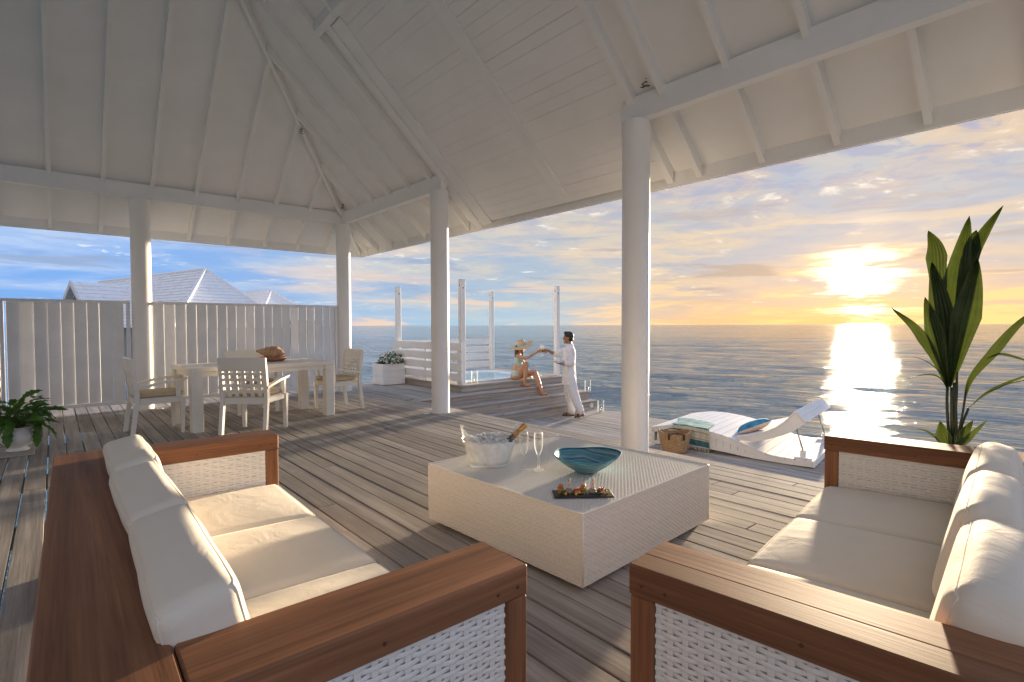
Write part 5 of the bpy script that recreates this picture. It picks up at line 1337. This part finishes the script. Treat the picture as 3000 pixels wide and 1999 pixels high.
mb = MB(); mb.tube([(-.085, -.18, 1.09), (-.118, -.17, 1.085)], [.060, .056], 14); mb.build('cuff', ln, man, smooth=True)
mb = MB(); limb(mb, [(-.065, -.07, .82), (.0, -.085, .55), (.06, -.09, .36), (.150, -.10, .135)], [.118, .096, .088, .074]); limb(mb, [(-.072, .11, .82), (-.078, .12, .50), (-.05, .13, .30), (-.025, .13, .10)], [.118, .094, .084, .072]); mb.ell((-.07, .02, .80), (.12, .17, .10))
solid('trousers', mb, ln, man, .008, 2, .011)
for (ank, toe, hz) in (((.02, .13, .0), (-.215, .145, .0), .0), ((.235, -.10, .060), (.02, -.09, .0), 0)):
    a_, t_ = Vector(ank), Vector(toe); d = (t_-a_); sd = Vector((-d.y, d.x, 0)).normalized(); mb = MB(); V = []
    for z in (0.0, .014):
        for u, w in ((0, .022), (.06, .032), (.3, .034), (.55, .036), (.8, .045), (.95, .034), (1.0, .015)):
            for s_ in (-1, 1): V.append(a_+d*u+sd*w*s_+Vector((0, 0, z+.001)))
    n_ = 7; F = []
    for lay, fl in ((0, 1), (n_*2, 0)):
        for i in range(n_-1):
            q_ = (lay+2*i, lay+2*i+1, lay+2*i+3, lay+2*i+2); F.append(q_ if not fl else tuple(reversed(q_)))
    for i in range(n_-1):
        for s_ in (0, 1): F.append((2*i+s_, 2*i+2+s_, 2*i+2+s_+2*n_, 2*i+s_+2*n_))
    mb.add(V, F); mb.build('sandal_sole', MT['sandal'], man, fix=True)
    p = a_+d*.62; mb = MB(); mb.tube([p-sd*.044+Vector((0, 0, .01)), p-sd*.03+Vector((0, 0, .055)), p+Vector((0, 0, .068)), p+sd*.03+Vector((0, 0, .055)), p+sd*.044+Vector((0, 0, .01))], .015, 8, flat=.4); mb.build('sandal_strap', MT['sandal'], man, smooth=True)
mb = MB(); mb.tube([Wl+Vector((.012, .027*math.cos(a), .027*math.sin(a))) for a in [i*.524 for i in range(13)]], .009, 6); mb.build('wristwatch', MT['steel'], man, smooth=True)
MM = Matrix.Translation(man.location) @ Matrix.Rotation(-R(47.67), 4, 'Z')
tr = thing('serving_tray', 'small white oval tray carried on the standing man\'s left hand', 'tray', MM @ Vector((-.325, -.115, 1.118)), -R(47.67))
MB().lathe([(0, 0), (.10, 0), (.125, .010), (.130, .020), (.126, .021), (.115, .010), (0, .008)], 36, ex=1.0, ey=.8).build('plate', MT['tray_white'], tr, smooth=True)
# --------------------------------------------------------------- seated woman (she faces right)
wo_ = thing('person', 'seated woman in patterned swimsuit and wide straw hat reaching for a glass', 'person', (7.46, 8.40, PZ), -R(41.6), group='people on the steps')
sw = MT['skin_woman']
HW = Vector((.088, -.01, .700)); FW = Vector((1, .05, -.10)); W1, W2 = Vector((.425, -.235, .600)), Vector((.300, .14, .075))
mb = MB(); head(mb, HW, FW, .92)
limb(mb, [(.070, -.01, .64), (.045, -.01, .57), (.035, -.01, .53)], [.042, .042, .055])
torso(mb, [((-.02, -.01, .005), .085, .14), ((-.025, -.01, .06), .115, .170), ((-.015, -.01, .15), .105, .165), ((.0, -.01, .27), .075, .120), ((.02, -.01, .38), .082, .130), ((.03, -.01, .46), .080, .148), ((.03, -.01, .53), .055, .135), ((.032, -.01, .565), .04, .06)])
for q_ in (-1, 1): mb.ell((.088, -.01+q_*.062, .425), (.052, .055, .055), 12, 8)
limb(mb, [(.018, -.155, .515), (.19, -.225, .470), W1], [.042, .035, .023]); hand(mb, W1, (1, .02, .35), (0, 1, .2), .88, (.75, .8, .85, .9), -1)
limb(mb, [(.04, .135, .515), (.17, .20, .30), W2], [.040, .033, .023]); hand(mb, W2, (.35, .05, -1), (-.5, 0, .1), .86, (.25, .25, .3, .3), 1)
limb(mb, [(.02, -.085, .09), (.10, -.11, .225), (.195, -.13, .335)], [.092, .080, .056]); limb(mb, [(.195, -.13, .335), (.176, -.145, .12), (.150, -.15, -.075)], [.056, .054, .034])
limb(mb, [(.03, .075, .08), (.20, .02, .115), (.385, -.06, .150)], [.092, .076, .054]); limb(mb, [(.385, -.06, .150), (.455, -.165, -.05), (.515, -.25, -.245)], [.054, .052, .033])
foot(mb, (.150, -.15, -.055), (.280, -.18, -.134+.012)); foot(mb, (.515, -.25, -.230), (.63, -.29, -.306+.012))
solid('body', mb, sw, wo_, .0072, 2)
mb = MB(); torso(mb, [((.02, -.01, .345), .088, .137), ((.026, -.01, .40), .090, .144), ((.03, -.01, .455), .087, .152), ((.03, -.01, .475), .084, .150)])
for q_ in (-1, 1): mb.ell((.090, -.01+q_*.062, .425), (.057, .060, .058), 12, 8)
torso(mb, [((.030, -.01, .16), .088, .160), ((.034, -.01, .22), .072, .140), ((.036, -.01, .27), .064, .130), ((.045, -.01, .36), .078, .140)])
torso(mb, [((-.012, -.01, .09), .118, .175), ((-.012, -.01, .14), .112, .172), ((-.010, -.01, .195), .100, .158)])
solid('swimsuit', mb, MT['swimsuit'], wo_, .0075, 1)
mb = MB(); 
for q_ in (-1, 1): mb.tube([(.085, -.01+q_*.07, .47), (.065, -.01+q_*.055, .53), (.02, -.01+q_*.03, .575)], .007, 6)
mb.build('halter_strap', MT['swimsuit'], wo_, smooth=True)
hr = MB(); hr.ell(HW-Vector((.018, 0, -.030)), (.088, .078, .082), 16, 12); limb(hr, [(.02, -.02, .70), (-.01, -.05, .60), (-.03, -.07, .47)], [.055, .042, .018]); limb(hr, [(.10, -.075, .70), (.115, -.085, .60), (.11, -.07, .50)], [.028, .026, .012]); limb(hr, [(.10, .065, .70), (.125, .07, .60), (.12, .06, .50)], [.028, .026, .012])
solid('hair', hr, MT['brown_hair'], wo_, .007, 2); face_bits(wo_, HW, Vector((1, .05, 0)), .92, MT['brown_hair'])
# straw hat with a broad rippled brim, tilted down towards the left
ha = bpy.data.objects.new('sun_hat', None)
mb = MB()
def hat(u, v):
    a = 2*math.pi*v
    if u < .36:
        q_ = u/.36; r_ = .102*math.sin(q_*math.pi/2*.97)**.62; z = .118*(1-q_**3.0)
    else:
        q_ = (u-.36)/.64; r_ = .102+.150*q_; z = -.012*q_+.020*q_*q_*math.sin(2*a+.9)+.028*q_*q_*math.sin(a*1.0+.4)+.008*q_*q_*math.sin(5*a)
        r_ += .006*q_*math.sin(9*a+.7) + (.004*math.sin(61*a) if q_ > .98 else 0)
    return (r_*math.cos(a), r_*math.sin(a)*.94, z)
mb.grid(hat, 40, 72); me = mb.mesh('sun_hat', MT['straw'], smooth=True, weld=.0004)
HM = Matrix.Translation((.090, -.01, .730)) @ Matrix.Rotation(R(-14), 4, 'Y') @ Matrix.Rotation(R(7), 4, 'X')
bpy.data.objects.remove(ha); ho = put('sun_hat', me, wo_); ho.matrix_basis = HM; md = ho.modifiers.new('t', 'SOLIDIFY'); md.thickness = .004
mb = MB(); mb.lathe([(.1035, .004), (.105, .012), (.1035, .036), (.100, .037), (.100, .004)], 40, ey=.94); rb = mb.build('hat_ribbon', MT['ribbon'], ho, smooth=True)
mb = MB(); mb.lathe([(.1056, .018), (.1062, .022), (.1056, .026), (.1035, .026), (.1035, .018)], 40, ey=.94); mb.build('hat_braid', MT['cotton_fringe'], ho, smooth=True)
# the two glasses they are touching
WM_ = Matrix.Translation(wo_.location) @ Matrix.Rotation(-R(41.6), 4, 'Z')
fm2 = flute_mesh('bowl_and_stem', .95)
liq = MB().lathe([(0, .092), (.0105, .101), (.0205, .125), (.0248, .155), (0, .156)], 24).mesh('champagne', MT['champagne'], smooth=True)
for p, tl, lab in ((WM_ @ Vector((.520, -.245, .520)), (R(4), R(5)), 'champagne flute of pale wine held up in the seated woman\'s hand'), (MM @ Vector((-.622, .285, 1.215)), (R(-3), R(-6)), 'champagne flute of pale wine held out in the standing man\'s hand')):
    t = thing('champagne_flute', lab, 'glass', p, group='flutes being handed over'); t.rotation_euler = (tl[0], tl[1], 0); put('bowl_and_stem', fm2, t); put('champagne', liq, t)
